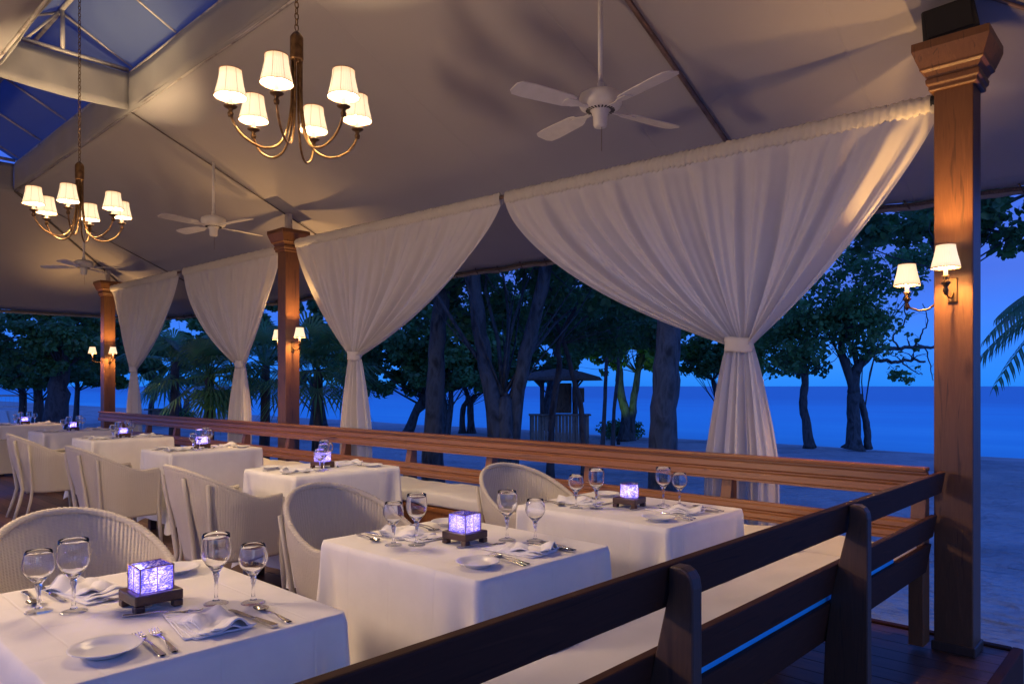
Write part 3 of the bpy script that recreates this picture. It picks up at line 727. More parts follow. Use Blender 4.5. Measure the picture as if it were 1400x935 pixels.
# right bench
tb_ = thing('bench', (-.925, 1.6, 0), 'dark timber slatted bench with its back towards the camera along the right deck edge', 'bench', 'timber benches fixed along the deck edge')
Y0, Y1 = -1.4, 4.17
def RB(name, z0, z1, th=.03):
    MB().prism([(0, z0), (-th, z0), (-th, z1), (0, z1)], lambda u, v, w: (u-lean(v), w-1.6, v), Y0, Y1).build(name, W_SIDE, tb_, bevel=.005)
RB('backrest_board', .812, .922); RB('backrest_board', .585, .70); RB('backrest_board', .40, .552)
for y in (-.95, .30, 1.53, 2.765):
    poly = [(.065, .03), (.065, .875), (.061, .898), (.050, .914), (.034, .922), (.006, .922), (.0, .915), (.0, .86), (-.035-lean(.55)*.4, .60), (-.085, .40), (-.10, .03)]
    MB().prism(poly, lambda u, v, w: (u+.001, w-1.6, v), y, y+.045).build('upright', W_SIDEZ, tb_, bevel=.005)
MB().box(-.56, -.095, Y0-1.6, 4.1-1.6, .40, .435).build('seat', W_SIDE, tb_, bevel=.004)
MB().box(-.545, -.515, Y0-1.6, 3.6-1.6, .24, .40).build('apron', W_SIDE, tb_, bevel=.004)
M_BLUE_STRIP = mat('blue_vinyl', (.04, .55, .92), .5); noise_col(M_BLUE_STRIP, [(.03, .50, .88), (.05, .6, .95)], 6, coords(M_BLUE_STRIP))
MB().box(-.095, -.083, Y0-1.6, 3.6-1.6, .437, .605).build('blue_backing_strip', M_BLUE_STRIP, tb_)  # flat blue strip set behind the gap between the two lower boards
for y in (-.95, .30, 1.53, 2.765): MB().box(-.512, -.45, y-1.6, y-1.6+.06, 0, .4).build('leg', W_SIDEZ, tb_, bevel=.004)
def cushion(x0, x1, y0, y1, z0, z1, label, along):
    def f(u, v):
        q = 2*PI*u
        # rounded-rectangle section swept along
        w = (x1-x0) if along == 1 else (y1-y0); hgt = z1-z0
        cx = abs(math.cos(q))**.28*math.copysign(1, math.cos(q)); sy = abs(math.sin(q))**.35*math.copysign(1, math.sin(q))
        e = 1-.04*(abs(2*v-1)**40)
        s_ = v*((y1-y0) if along == 1 else (x1-x0))
        puff = .006*math.sin(s_*7.1+1)+.005*math.sin(s_*17+q)
        a = cx*w/2*e; b = (hgt/2)*sy*(1+.06*math.cos(q*2)*0)+ (puff if sy > 0 else 0)
        if along == 1: return ((x0+x1)/2+a, y0+s_, (z0+z1)/2+b)
        return (x0+s_, (y0+y1)/2+a, (z0+z1)/2+b)
    ln = (y1-y0) if along == 1 else (x1-x0)
    m = MB().grid(f, 40, int(ln*14), True)
    nv = int(ln*14); m.f.append(tuple(range(40))[::-1]); m.f.append(tuple(range((nv-1)*40, nv*40)))
    o = m.build('seat_cushion', M_CUSH, None, True)
    tag(o, label, 'cushion', 'white bench cushions'); return o
cushion(-1.44, -1.022, -1.35, 3.60, .437, .555, 'white seat cushion on the dark bench nearest the camera, seen between its slats', 1)
cushion(P3[0]+.15, -1.03, 3.615, 4.085, .437, .555, 'long white seat cushion on the bench along the sea side', 0)

# ------------------------------------------------------------------ tables
def make_table():
    t = thing('dining_table', (0, 0, 0), 'x', 'table', 'dining tables hidden under white cloths')
    MB().box(-.43, .43, -.335, .335, .705, .738).build('tabletop', W_DARK, t, bevel=.004)
    for sx in (-1, 1):
        for sy in (-1, 1): MB().box(sx*.36-.03, sx*.36+.03, sy*.27-.03, sy*.27+.03, 0, .705).build('leg', W_DARK, t, bevel=.004)
    return t
def cloth_mesh(seed, lx=.44, ly=.345, drop=.62):
    rr = random.Random(seed); ph = [rr.uniform(0, 6.28) for _ in range(6)]
    rc = .025; n = 216
    # perimeter of rounded rectangle with outward normals and corner weight
    per = []
    corners = [(lx-rc, ly-rc, 0), (-(lx-rc), ly-rc, 90), (-(lx-rc), -(ly-rc), 180), (lx-rc, -(ly-rc), 270)]
    pts = []
    for i, (cx, cy, a0) in enumerate(corners):
        for k in range(10):
            a = R(a0+90*k/9); pts.append((cx+rc*math.cos(a), cy+rc*math.sin(a), math.cos(a), math.sin(a)))
        nx_, ny_, na = corners[(i+1) % 4]; p = pts[-1]; ang = R(a0+90)
        q = (nx_+rc*math.cos(ang), ny_+rc*math.sin(ang))
        for k in range(1, 44): pts.append((p[0]+(q[0]-p[0])*k/44, p[1]+(q[1]-p[1])*k/44, p[2], p[3]))
    n = len(pts)
    L_ = [0]
    for i in range(1, n): L_.append(L_[-1]+math.hypot(pts[i][0]-pts[i-1][0], pts[i][1]-pts[i-1][1]))
    cidx = [53*i+4.5 for i in range(4)]
    def cw(i):
        d = min(min(abs(i-c), n-abs(i-c)) for c in cidx)
        return math.exp(-(d/6.0)**2), d
    m = MB(); rows = []
    NR = 30
    vs = []
    for j in range(NR):
        v = j/(NR-1)
        for i, (x, y, nx_, ny_) in enumerate(pts):
            w, d = cw(i)
            s_ = L_[i]
            if j == 0: vs.append((x-.010*nx_, y-.010*ny_, .7565)); continue
            if j == 1: vs.append((x-.003*nx_, y-.003*ny_, .7555)); continue
            vv = (j-1)/(NR-2)
            dr = drop + .085*w*1.0
            z = .753 - dr*vv
            side = math.sin(s_*17+ph[0])*.35+math.sin(s_*31+ph[1])*.22+math.sin(s_*8+ph[2])*.55
            out = .004 + vv*(.012+.024*side*(.35+.65*vv)) + w*vv*(.075*vv**.6) 
            # fold tuck beside the corner
            tuck = math.exp(-((d-7)/2.4)**2)*(-.034)*min(1, vv*3)
            out += tuck
            vs.append((x+nx_*out, y+ny_*out, max(z, .012)))
    fs = [(j*n+i, j*n+(i+1) % n, (j+1)*n+(i+1) % n, (j+1)*n+i) for j in range(NR-1) for i in range(n)]
    # top: concentric shrink rings so that light wrinkles can live there
    K = 14
    base = len(vs)
    for k in range(1, K+1):
        f_ = 1-k/(K+.5)
        for i, (x, y, nx_, ny_) in enumerate(pts):
            px, py = (x-.010*nx_)*f_, (y-.010*ny_)*f_
            vs.append((px, py, .7565+.0010*math.sin(px*21+ph[3])*math.cos(py*17+ph[4])-.001))
    prev = 0
    for k in range(1, K+1):
        cur = base+(k-1)*n
        fs += [(prev+(i+1) % n, prev+i, cur+i, cur+(i+1) % n) for i in range(n)]
        prev = cur
    fs.append(tuple(range(prev, prev+n)))
    m.add(vs, fs); return m
TT = .757
# ---- tableware prototypes (origin on the table surface)
def proto_glass(h, rb, rbowl, zb, rrim, rf=.033):
    """h total, zb bowl bottom; wall profile outside then inside"""
    out = [(0, .0086), (.0096, .0086), (.0052, .016), (.0042, .03), (.0050, zb-.022), (.0085, zb-.012), (.0075, zb-.004)]
    nb = 9; hb = h-zb; bo = []
    for i in range(nb+1):
        t_ = i/nb
        r = rbowl*math.sin(PI*.5*min(1, (t_/.55))**.75) if t_ < .55 else rbowl+(rrim-rbowl)*((t_-.55)/.45)**1.5
        bo.append((max(r, .008), zb+hb*t_))
    inn = [(max(r-.0016, 0), z+ (.003 if i < 2 else 0)) for i, (r, z) in enumerate(bo)][::-1]
    prof = out+bo[1:]+[(bo[-1][0]-.0008, h+.0008)]+inn[:-1]+[(0, zb+.004)]
    return MB().lathe(prof, 32)
gob = proto_glass(.190, .033, .0395, .088, .0355).build('water_goblet', M_GLASS, None, True)
def foot_mb(rf=.033): return MB().lathe([(0, .0), (rf, .0), (rf+.0008, .0015), (rf*.8, .004), (.010, .0085), (0, .0085)], 32)
win = proto_glass(.160, .033, .0385, .076, .031).build('wine_glass', M_GLASS, None, True)
for _g in (gob, win): foot_mb().build('foot', M_THIN, _g, True)
pl_ = MB().lathe([(0, .004), (.035, .004), (.046, .005), (.052, .010), (.070, .0155), (.0745, .0168), (.0755, .0178), (.0745, .0188), (.068, .0178), (.052, .0125), (.046, .008), (.036, .0065), (0, .0065)], 48)
pl_.lathe([(.036, .0045), (.037, 0), (.041, 0), (.043, .0055)], 48)
plate = pl_.build('side_plate', M_CHINA, None, True)
def cutlery(kind, Ln=.19):
    m = MB(); n = 18
    def sec(t):   # handle half width
        if t < .40: return .0075-.004*(t/.4)**.7
        return .0030
    def hz(t): return .004+.006*math.sin(PI*min(1, t*1.0))**1.2
    # x runs from handle end (0) to tip (Ln)
    if kind == 'knife':
        poly = [(0, -.006), (.004, -.008), (.03, -.0078), (.09, -.0055), (.098, -.0062), (.104, -.005)]
        m.prism([(0, -.0075), (.004, -.009), (.04, -.008), (.088, -.0055), (.092, -.007), (.096, -.005), (.096, .005), (.092, .007), (.088, .0055), (.04, .008), (.004, .009), (0, .0075)], lambda u, v, w: (u, v, w), .0005, .0075)
        m.prism([(.094, -.005), (.11, -.0075), (Ln-.02, -.0095), (Ln-.004, -.004), (Ln, .004), (Ln-.01, .0055), (.094, .005)], lambda u, v, w: (u, v, w), .003, .0045)
    else:
        end = Ln-.052 if kind == 'fork' else Ln-.055
        ts = np.linspace(0, 1, n)
        def f(u, v):
            t = v; w = .0100-.0062*min(1, t/.5) if t < .5 else .0036
            if t < .04: w *= .75
            q = 2*PI*u; x = end*t+ (0)
            return (x, w*math.cos(q), .0035+.008*math.sin(PI*t)**1.5*t + .0016*math.sin(q))
        m.grid(f, 10, n, True)
        if kind == 'fork':
            def g(u, v):
                x = end-.002+.020*v; w = (.0036+.0085*math.sin(PI/2*v)); return (x, w*(2*u-1), .0042-.0015*math.sin(PI*v)+.0006)
            m.grid(g, 7, 6); 
            def g2(u, v):
                x = end-.002+.020*v; w = (.0036+.0085*math.sin(PI/2*v)); return (x, -w*(2*u-1), .0030-.0015*math.sin(PI*v)+.0006)
            m.grid(g2, 7, 6)
            for k in range(4):
                y = -.0102+.0068*k
                m.tube([(end+.017, y, .004), (end+.03, y, .0025), (end+.043, y*.97, .003), (end+.054, y*.95, .006)], [.0019, .0017, .0014, .0009], 6)
        else:
            def g(u, v):
                q = 2*PI*u; r = v; a = .026*r; b = .0185*r; x = end+.022+a*math.cos(q); y = b*math.sin(q)*(1-.15*math.cos(q)); return (x, y, .001+.0075*r*r)
            m.grid(g, 24, 7, True)
            def g3(u, v):
                q = -2*PI*u; r = v; a = .0262*r; b = .0187*r; x = end+.022+a*math.cos(q); y = b*math.sin(q)*(1-.15*math.cos(q)); return (x, y, -.0004+.0078*r*r)
            m.grid(g3, 24, 7, True)
    return m
fork = cutlery('fork').build('fork', M_STEEL, None, True)
knife = cutlery('knife', .215).build('knife', M_STEEL, None, False, bevel=.001)
spoon = cutlery('spoon', .185).build('spoon', M_STEEL, None, True)
def napkin_mesh(seed):
    r = random.Random(seed); m = MB()
    ph = [r.uniform(0, 6) for _ in range(6)]
    for lay in range(4):
        rot = lay*.10-.1; h0 = .003+.0045*lay; sx, sy = .115-.012*lay, .075-.007*lay; cr = lay/3
        def f(u, v):
            a = (2*u-1)*sx+ (0.018*lay if lay else 0); b = (2*v-1)*sy
            e = max(abs(2*u-1), abs(2*v-1))
            z = h0 + cr*(.007*math.sin(a*55+ph[lay]+b*25)+.005*math.sin(b*90+ph[1]+a*18)) - .004*(e**6)*(lay > 0) + .004*(math.sin(a*23+ph[2]))*(lay > 0)
            z += .016*cr*max(0, (2*u-1))**2*(1+math.sin(b*60+ph[3]))*.5
            c, s_ = math.cos(rot), math.sin(rot)
            return (a*c-b*s_, a*s_+b*c, max(z, .0015+.002*lay))
        m.grid(f, 26, 18)
        # rounded folded front edge
        m.tube([Vector(f(1, t_)) + Vector((0, 0, -.0005)) for t_ in np.linspace(0, 1, 12)], .0028, 6)
        m.tube([Vector(f(t_, 0)) + Vector((0, 0, -.0005)) for t_ in np.linspace(0, 1, 12)], .0024, 6)
    return m
naps = [napkin_mesh(i).build('napkin', M_NAP, None, True, solid=.0018) for i in range(3)]
def lantern(square=True):
    t = thing('candle_lantern', (0, 0, 0), 'x', 'candle lantern', 'lit blue glass candle lanterns on the tables')
    S = .062; base = MB()
    base.box(-S, S, -S, S, .018, .046)
    b = base.build('base', W_DARK, t, bevel=.004)
    for sx in (-1, 1):
        for sy in (-1, 1): MB().box(sx*S*.79-.0125, sx*S*.79+.0125, sy*S*.79-.0125, sy*S*.79+.0125, 0, .0178).build('foot', W_DARK, t, bevel=.003)
    G = .043; z0_, z1_ = .0465, .112
    if square:
        m = MB()
        for k in range(4):
            M = Matrix.Rotation(k*PI/2, 4, 'Z'); m.box(-G+.001, G-.001, -G, -G+.0025, z0_, z1_, M)
        m.build('glass', M_LANT, t)
        m = MB()
        for sx in (-1, 1):
            for sy in (-1, 1): m.tube([(sx*G, sy*G, z0_), (sx*G, sy*G, z1_)], .0018, 6)
        for k in range(4):
            M = Matrix.Rotation(k*PI/2, 4, 'Z')
            for x in (-.0,): m.tube([M @ Vector((x, -G-.001, z0_)), M @ Vector((x, -G-.001, z1_))], .0011, 5)
            m.tube([M @ Vector((-G, -G, z1_)), M @ Vector((G, -G, z1_))], .0019, 6)
            for q in range(9): 
                c = M @ Vector((-G+G*2*q/8, -G, z1_)); m.lathe([(0, -.002), (.0022, 0), (0, .002)], 6, c=tuple(c))
        m.build('wire_frame', M_BEAD, t, True)
    else:
        MB().lathe([(G, z0_), (G*1.02, z0_+.02), (G, z1_), (G-.0025, z1_), (G*1.02-.0025, z0_+.02), (G-.0025, z0_)], 36).build('glass', M_LANT, t, True)
        m = MB()
        for z in (z0_+.003, z1_): m.tube([(G*math.cos(q), G*math.sin(q), z) for q in np.linspace(0, 2*PI, 33)], .0017, 6)
        m.build('wire_frame', M_BEAD, t, True)
    tl = MB().lathe([(0, z0_), (.017, z0_), (.017, z0_+.014), (0, z0_+.013)], 18).build('tealight', M_WAX, t, True)
    MB().lathe([(0, 0), (.0036, .004), (.004, .008), (.002, .016), (0, .021)], 10, c=(0, 0, z0_+.014)).build('flame', M_FLAME, tl, True)
    lamp('candle_light', 'POINT', (0, 0, z0_+.034), .25, (1, .84, .88), .006, t)
    return t
lantS = lantern(True); lantR = lantern(False)
TABLE = make_table()
cloths = []
TB = [  # name in words, centre, rotation, cloth seed, round lantern
 ('foremost lower left table', (-2.07, .765), 0, False),
 ('second near row table', (-2.035, 1.895), 0, False),
 ('corner table by the big post', (-2.05, 3.02), 0, True),
 ('first sea side row table', (-4.66, 2.95), PI/2, False),
 ('second sea side row table', (-6.96, 3.08), PI/2, False),
 ('third sea side row table', (-9.12, 3.11), PI/2, True),
 ('fourth sea side row table', (-11.03, 3.13), PI/2, True),
 ('farthest sea side row table', (-13.42, 3.13), PI/2, True)]
first = {}
def put(key, proto, loc, rz, label, group):
    if key not in first:
        first[key] = 1; proto.location = loc; proto.rotation_euler = (0, 0, rz)
        tag(proto, label, CATS[key], group); return proto
    o = dup(proto, loc, rz, label, group); return o
CATS = dict(table='table', goblet='glass', wine='glass', plate='plate', fork='fork', knife='knife', spoon='spoon', nap0='napkin', nap1='napkin', nap2='napkin', lS='candle lantern', lR='candle lantern')
for p, c in ((gob, 'glass'), (win, 'glass')): tag(p, 'x', c)
for i, (nm, (cx, cy), rot, rnd) in enumerate(TB):
    rj = random.Random(40+i)
    put('table', TABLE, (cx, cy, 0), rot, 'dining table under the cloth, ' + nm, 'dining tables hidden under white cloths')
    o = cloth_mesh(i+3, drop=.62 if i != 1 else .6).build('tablecloth', M_CLOTH, None, True, loc=(cx, cy, 0)); o.rotation_euler = (0, 0, rot)
    tag(o, 'white draped tablecloth on the ' + nm, 'tablecloth', 'white tablecloths reaching almost to the deck')
    Mx = Matrix.Translation((cx, cy, TT)) @ Matrix.Rotation(rot, 4, 'Z')
    put('lR' if rnd else 'lS', lantR if rnd else lantS, tuple(Mx @ Vector((.0, .01, 0))), rot+(0 if i == 0 else R([0, 4, 8, 12, -8, 0, 0, 0][i])), ('round' if rnd else 'square') + ' blue glass candle lantern lit on the ' + nm, 'lit blue glass candle lanterns on the tables')
    for side in (0, 1):
        who = ('bench side' if side == 0 else 'chair side') + ' of the ' + nm
        S = Mx @ Matrix.Rotation(PI*side, 4, 'Z')
        def P(x, y): return tuple(S @ Vector((x+rj.uniform(-.013, .013), y+rj.uniform(-.009, .009), .0)))
        a0 = rot+PI*side
        j = lambda d: R(rj.uniform(-d, d))
        put('plate', plate, P(.30, -.205), a0, 'small white plate, ' + who, 'small white plates')
        far = i >= 6
        # cutlery: handle end at +x, tip towards the centre (rotation pi)
        put('fork', fork, P(.425, -.116), a0+PI-R(6)+j(2), 'fork nearer the plate, ' + who, 'forks')
        put('fork', fork, P(.405, -.086), a0+PI-R(7)+j(2), 'fork nearer the napkin, ' + who, 'forks')
        put('nap%d' % ((i+side) % 3), naps[(i+side) % 3], P(.235, .052), a0+R(4)+j(9), 'folded white napkin, ' + who, 'folded white napkins')
        put('knife', knife, P(.405, .155), a0+PI+R(3)+j(4), 'knife right of the napkin, ' + who, 'knives')
        put('spoon', spoon, P(.405, .19), a0+PI-R(6)+j(5), 'spoon crossing beside the knife, ' + who, 'spoons')
        if not far: put('fork', fork, P(.06, -.08), a0+R(62)+j(8), 'dessert fork lying above the napkin, ' + who, 'forks')
        put('goblet', gob, P(.10, .145), a0+j(90), 'taller stemmed water glass, ' + who, 'tall stemmed water glasses')
        put('wine', win, P(.17, .205), a0+j(90), 'shorter rounder wine glass, ' + who, 'short stemmed wine glasses')

# ------------------------------------------------------------------ wicker chairs
def make_chair():
    t = thing('wicker_chair', (0, 0, 0), 'x', 'armchair', 'white wicker tub armchairs')
    Wd = .285; Fr = .27
    # plan path: parameter s in [-1,1], right front -> back -> left front (chair faces +Y)
    Lst = .22; arc = PI*Wd
    tot = arc+2*Lst
    def plan(s, k=1.0):
        q = (s+1)/2*tot
        yb = -.02
        if q < Lst: x, y, nx_, ny_ = Wd, yb+Lst-q, 1, 0
        elif q < Lst+arc:
            a = -(q-Lst)/Wd; x, y, nx_, ny_ = Wd*math.cos(a), yb+Wd*math.sin(a), math.cos(a), math.sin(a)
        else: x, y, nx_, ny_ = -Wd, yb+(q-Lst-arc), -1, 0
        return x, y, nx_, ny_
    def back(s):  # 1 at the back, 0 at the arms
        a = abs(s); return .5+.5*math.cos(PI*min(1, a/.80))
    def rim_z(s): return .645 + .215*back(s)**.8 + .012*(abs(s) > .8)*((abs(s)-.8)/.2)
    def off(s, z):
        zt_ = (z-.26)/.60
        b = back(s)
        return -.045*(1-min(1, zt_*1.6)) + b*.075*max(0, zt_)**1.5 + .01*zt_
    NS = 620
    def shell(u, v):
        s = -1+2*u; zt_ = rim_z(s); z = .27+(zt_-.27)*v
        x, y, nx_, ny_ = plan(s); o = off(s, z)
        rib = .0015*math.cos(u*PI*2*96)
        return (x+nx_*(o+rib), y+ny_*(o+rib), z)
    MB().grid(shell, NS, 22).build('shell', M_WICK, t, True, solid=.012)
    # braided rim
    m = MB(); pts = []
    for k in range(281):
        s = -1+2*k/280; x, y, nx_, ny_ = plan(s); o = off(s, rim_z(s))
        pts.append((x+nx_*o, y+ny_*o, rim_z(s)))
    rad = [.0142+.0017*math.sin(k*2.1) for k in range(281)]
    m.tube(pts, rad, 10).build('rim', M_RIM, t, True)
    # seat
    def seat(u, v):
        s = -1+2*u; x, y, nx_, ny_ = plan(s); o = off(s, .43)-.012
        a, b = (x+nx_*o), (y+ny_*o)
        cx, cy = 0, .02
        return (cx+(a-cx)*v, cy+(b-cy)*v if v > 0 else cy, .425+.012*(1-v*v))
    m = MB(); m.grid(seat, 120, 10)
    m.build('seat', M_WICK, t, True)
    MB().grid(lambda u, v: (-.262+.524*u, .200+.045*math.sin(PI*u)+.0018*math.cos(u*PI*2*42), .27+.165*v), 170, 4).build('apron', M_WICK, t, True, solid=.01)
    def sc_(u, v):
        q = 2*PI*u; a = .235*abs(math.cos(q))**.6*math.copysign(1, math.cos(q)); b = .225*abs(math.sin(q))**.6*math.copysign(1, math.sin(q))
        prof = [(.0, .492), (.6, .49), (.93, .478), (1.0, .462), (.97, .446), (.9, .44)]
        k = min(int(v*5), 4); f_ = v*5-k; r_ = prof[k][0]*(1-f_)+prof[k+1][0]*f_; z_ = prof[k][1]*(1-f_)+prof[k+1][1]*f_
        return (a*r_, b*r_-.02, z_)
    MB().grid(sc_, 48, 16, True).build('seat_pad', M_CUSH, t, True)
    for sx in (-1, 1):
        # front leg + arm support in one cane, back leg rising outside the shell
        MB().tube([(sx*.262, .235, 0), (sx*.258, .222, .2), (sx*.262, .208, .35), (sx*.282, .205, .55), (sx*.293, .203, .645)], [.014, .0165, .0165, .015, .013], 10).build('leg', M_RIM, t, True)
        MB().tube([(sx*.155, -.37, 0), (sx*.135, -.315, .18), (sx*.128, -.288, .30), (sx*.135, -.315, .50), (sx*.145, -.350, .70), (sx*.15, -.365, .80)], [.015, .0175, .0175, .016, .015, .012], 10).build('leg', M_RIM, t, True)
        MB().tube([(sx*.235, -.285, .0), (sx*.212, -.235, .2), (sx*.212, -.222, .32), (sx*.238, -.245, .55), (sx*.262, -.268, .76)], [.012, .014, .014, .013, .011], 10).build('brace', M_RIM, t, True)
    return t
CHR = make_chair()
G_ = 'white wicker tub armchairs'
CHR.location = (-2.88, .87, 0); CHR.rotation_euler = (0, 0, R(-90)); CHR['label'] = 'round backed white wicker armchair behind the foremost table, cut by the left edge'
dup(CHR, (-2.80, 1.98, 0), R(-88), 'white wicker armchair facing us behind the second table of the near row')
dup(CHR, (-2.80, 3.22, 0), R(-99), 'white wicker armchair at the corner table, nearest the sea side bench')
for i, (x, y, r, lb) in enumerate((
    (-4.56, 2.20, 0, 'white wicker armchair seen from its side at the first sea side table'),
    (-6.66, 2.24, 2, 'white wicker armchair seen from its side at the second sea side table'),
    (-8.80, 2.30, -2, 'white wicker armchair seen from its side at the third sea side table'),
    (-11.0, 2.30, 0, 'white wicker armchair at the fourth sea side table, cut by the left edge'))):
    dup(CHR, (x, y, 0), R(r), lb)

# ------------------------------------------------------------------ vegetation
def leaves_mesh(name, m_, cents, n, size, parent, spread=.4, droop=.3, aspect=1.7, seed=0):
    """n leaf faces clustered round clump centres; cents: (x,y,z,r) array"""
    g = np.random.default_rng(seed)
    n = int(n*1.55); size = size*.52
    C = np.array(cents); w = C[:, 3]**2; idx = g.choice(len(C), n, p=w/w.sum())
    d = g.normal(size=(n, 3)); d /= np.linalg.norm(d, axis=1)[:, None]
    rad = g.random(n)**.45
    P = C[idx, :3] + d*rad[:, None]*C[idx, 3][:, None]*np.array([1, 1, .75])
    nrm = g.normal(size=(n, 3))*.55 + np.array([0, 0, 1.0])*.5 + d*.5
    nrm /= np.linalg.norm(nrm, axis=1)[:, None]
    a = np.cross(nrm, g.normal(size=(n, 3))); a /= np.linalg.norm(a, axis=1)[:, None]; b = np.cross(nrm, a)
    s = size*g.uniform(.45, 1.55, n)
    a = a*(s*aspect/2)[:, None]; b = b*(s/2)[:, None]; c = nrm*(s*.12)[:, None]
    V = np.stack([P-a, P-a*.35+b*.85+c, P+a*.45+b*.9+c, P+a, P+a*.45-b*.9+c, P-a*.35-b*.85+c], 1).reshape(-1, 3)
    me = bpy.data.meshes.new(name)
    me.vertices.add(n*6); me.vertices.foreach_set('co', V.astype(np.float32).ravel())
    me.loops.add(n*6); me.loops.foreach_set('vertex_index', np.arange(n*6, dtype=np.int32))
    me.polygons.add(n); me.polygons.foreach_set('loop_start', np.arange(0, n*6, 6, dtype=np.int32)); me.polygons.foreach_set('loop_total', np.full(n, 6, dtype=np.int32))
    me.update(calc_edges=True); me.materials.append(m_)
    o = bpy.data.objects.new(name, me); COL.objects.link(o); o.parent = parent
    return o
def tree(label, base, trunks, crowns, nclump, nleaf, size, seed, lm=None, bm=None, cat='tree', group=None, name='shade_tree', bare=(), nbranch=10, clr=(.16, .48)):
    """trunks: list of ([pts world], r0, r1); crowns: list of (centre, rx, rz)"""
    rr = random.Random(seed)
    t = thing(name, base, label, cat, group); bo = Vector(base)
    for pts, r0, r1 in trunks:
        pts = [Vector(p)-bo for p in pts]; n = len(pts); Q = []
        for j in range(n-1):
            p0, p1, p2, p3 = pts[max(j-1, 0)], pts[j], pts[j+1], pts[min(j+2, n-1)]
            for u in (0, .25, .5, .75): Q.append(.5*((2*p1)+(p2-p0)*u+(2*p0-5*p1+4*p2-p3)*u*u+(3*p1-p0-3*p2+p3)*u**3) + Vector((rr.uniform(-1, 1), rr.uniform(-1, 1), 0))*r0*.10)
        Q.append(pts[-1]); k = len(Q)
        rad = [(r0+(r1-r0)*i/(k-1))*(1+.5*math.exp(-i*1.3))*rr.uniform(.93, 1.07) for i in range(k)]
        MB().tube(Q, rad, 12).build('trunk', bm or M_BARK, t, True)
    cents = []; cents_extra = []
    for c, rx, rz_ in crowns:
        c = Vector(c)-bo
        for _ in range(max(3, int(nclump*rx*rx*rz_/sum(q[1]**2*q[2] for q in crowns)))):
            while True:
                d = Vector((rr.uniform(-1, 1), rr.uniform(-1, 1), rr.uniform(-1, 1)))
                if .25 < d.length < 1: break
            cents.append((c.x+d.x*rx, c.y+d.y*rx, c.z+d.z*rz_, rr.uniform(*clr)*min(1, rx)))
    m = MB()
    tops = [Vector(tr[0][-1])-bo for tr in trunks]; mids = [Vector(tr[0][max(len(tr[0])-2, 0)])-bo for tr in trunks]
    for bi_, q in enumerate(rr.sample(cents, min(int(nbranch*3), len(cents)))):
        e = Vector(q[:3]); s_ = rr.choice(tops+mids); md_ = s_.lerp(e, .5)+Vector((rr.uniform(-.3, .3), rr.uniform(-.3, .3), rr.uniform(-.1, .3)))
        r = trunks[0][2]*(.45 if bi_ < nbranch*.5 else .18)
        m.tube([s_, s_.lerp(md_, .5)+Vector((rr.uniform(-.1, .1), 0, 0)), md_, md_.lerp(e, .5)+Vector((rr.uniform(-.15, .15), 0, rr.uniform(-.1, .1))), e], [r, r*.8, r*.6, r*.4, r*.15], 6)
    for pts, r0, r1 in bare:
        pts = [Vector(p)-bo for p in pts]
        Q = []; n = len(pts)
        for j in range(n-1):
            p0, p1, p2, p3 = pts[max(j-1, 0)], pts[j], pts[j+1], pts[min(j+2, n-1)]
            for u in (0, .2, .4, .6, .8): Q.append(.5*((2*p1)+(p2-p0)*u+(2*p0-5*p1+4*p2-p3)*u*u+(3*p1-p0-3*p2+p3)*u**3) + Vector((rr.uniform(-1, 1), rr.uniform(-1, 1), rr.uniform(-1, 1)))*.035)
        Q.append(pts[-1]); k = len(Q)
        m.tube(Q, [r0+(r1-r0)*i/(k-1) for i in range(k)], 7)
        for tw in range(5):
            q = rr.choice(Q[3:]); d = Vector((rr.uniform(-.5, .5), rr.uniform(-.5, .5), rr.uniform(-.1, .45)))*.9
            T2 = [q, q+d*.35+Vector((0, 0, .05)), q+d*.7, q+d+Vector((rr.uniform(-.1, .1), 0, rr.uniform(-.1, .1)))]
            m.tube(T2, [r1*.7, r1*.5, r1*.35, .004], 5)
            e = T2[-1]; cents_extra.append((e.x, e.y, e.z, .12))
    if m.v: m.build('branch', bm or M_BARK, t, True)
    if cents_extra: cents = cents + rr.sample(cents_extra, len(cents_extra)//2)
    leaves_mesh('crown', lm or M_LEAF, cents, nleaf, size, t, seed=seed)
    return t
GT = 'trees on the sand in front of the sea'
def T(x, y, d): return at(x, y, d)
# big multi-trunk tree in the centre
tree('big dark tree with several thick leaning trunks left of the beach hut', gp(684, 11), [
    ([gp(680, 11), T(676, 560, 11), T(664, 500, 11), T(655, 440, 10.9), T(646, 365, 10.8), T(640, 250, 10.6)], .13, .095),
    ([gp(697, 11.1), T(704, 570, 11.1), T(716, 500, 11), T(732, 430, 10.9), T(748, 355, 10.8), T(765, 250, 10.6)], .12, .085),
    ([gp(690, 11), T(690, 560, 11), T(688, 540, 11)], .15, .08)],
    [(T(640, 300, 12), 2.3, .9), (T(760, 320, 12), 2.2, .8), (T(700, 400, 14), 2.0, .7), (T(820, 390, 13.5), 1.6, .8)], 90, 6800, .13, 21, bm=M_BARK, nbranch=16, group=GT)
tree('straight grey trunked tree between the second curtain and the leaning trunks', gp(592, 12), [
    ([gp(592, 12), T(594, 560, 12), T(597, 480, 12), T(604, 400, 12), T(612, 280, 12)], .17, .11)],
    [(T(560, 330, 12.5), 2.2, .9), (T(600, 410, 14), 1.5, .7)], 50, 4500, .13, 22, nbranch=10, group=GT)
tree('thick single trunk standing just left of the largest curtain', gp(906, 9.5), [
    ([gp(906, 9.5), T(908, 600, 9.5), T(911, 520, 9.5), T(914, 440, 9.5), T(917, 300, 9.5)], .19, .155)],
    [(T(900, 250, 10), 2.0, .7), (T(980, 380, 12.5), 1.7, .7)], 40, 4500, .13, 23, bm=M_BARK, nbranch=6, group=GT)
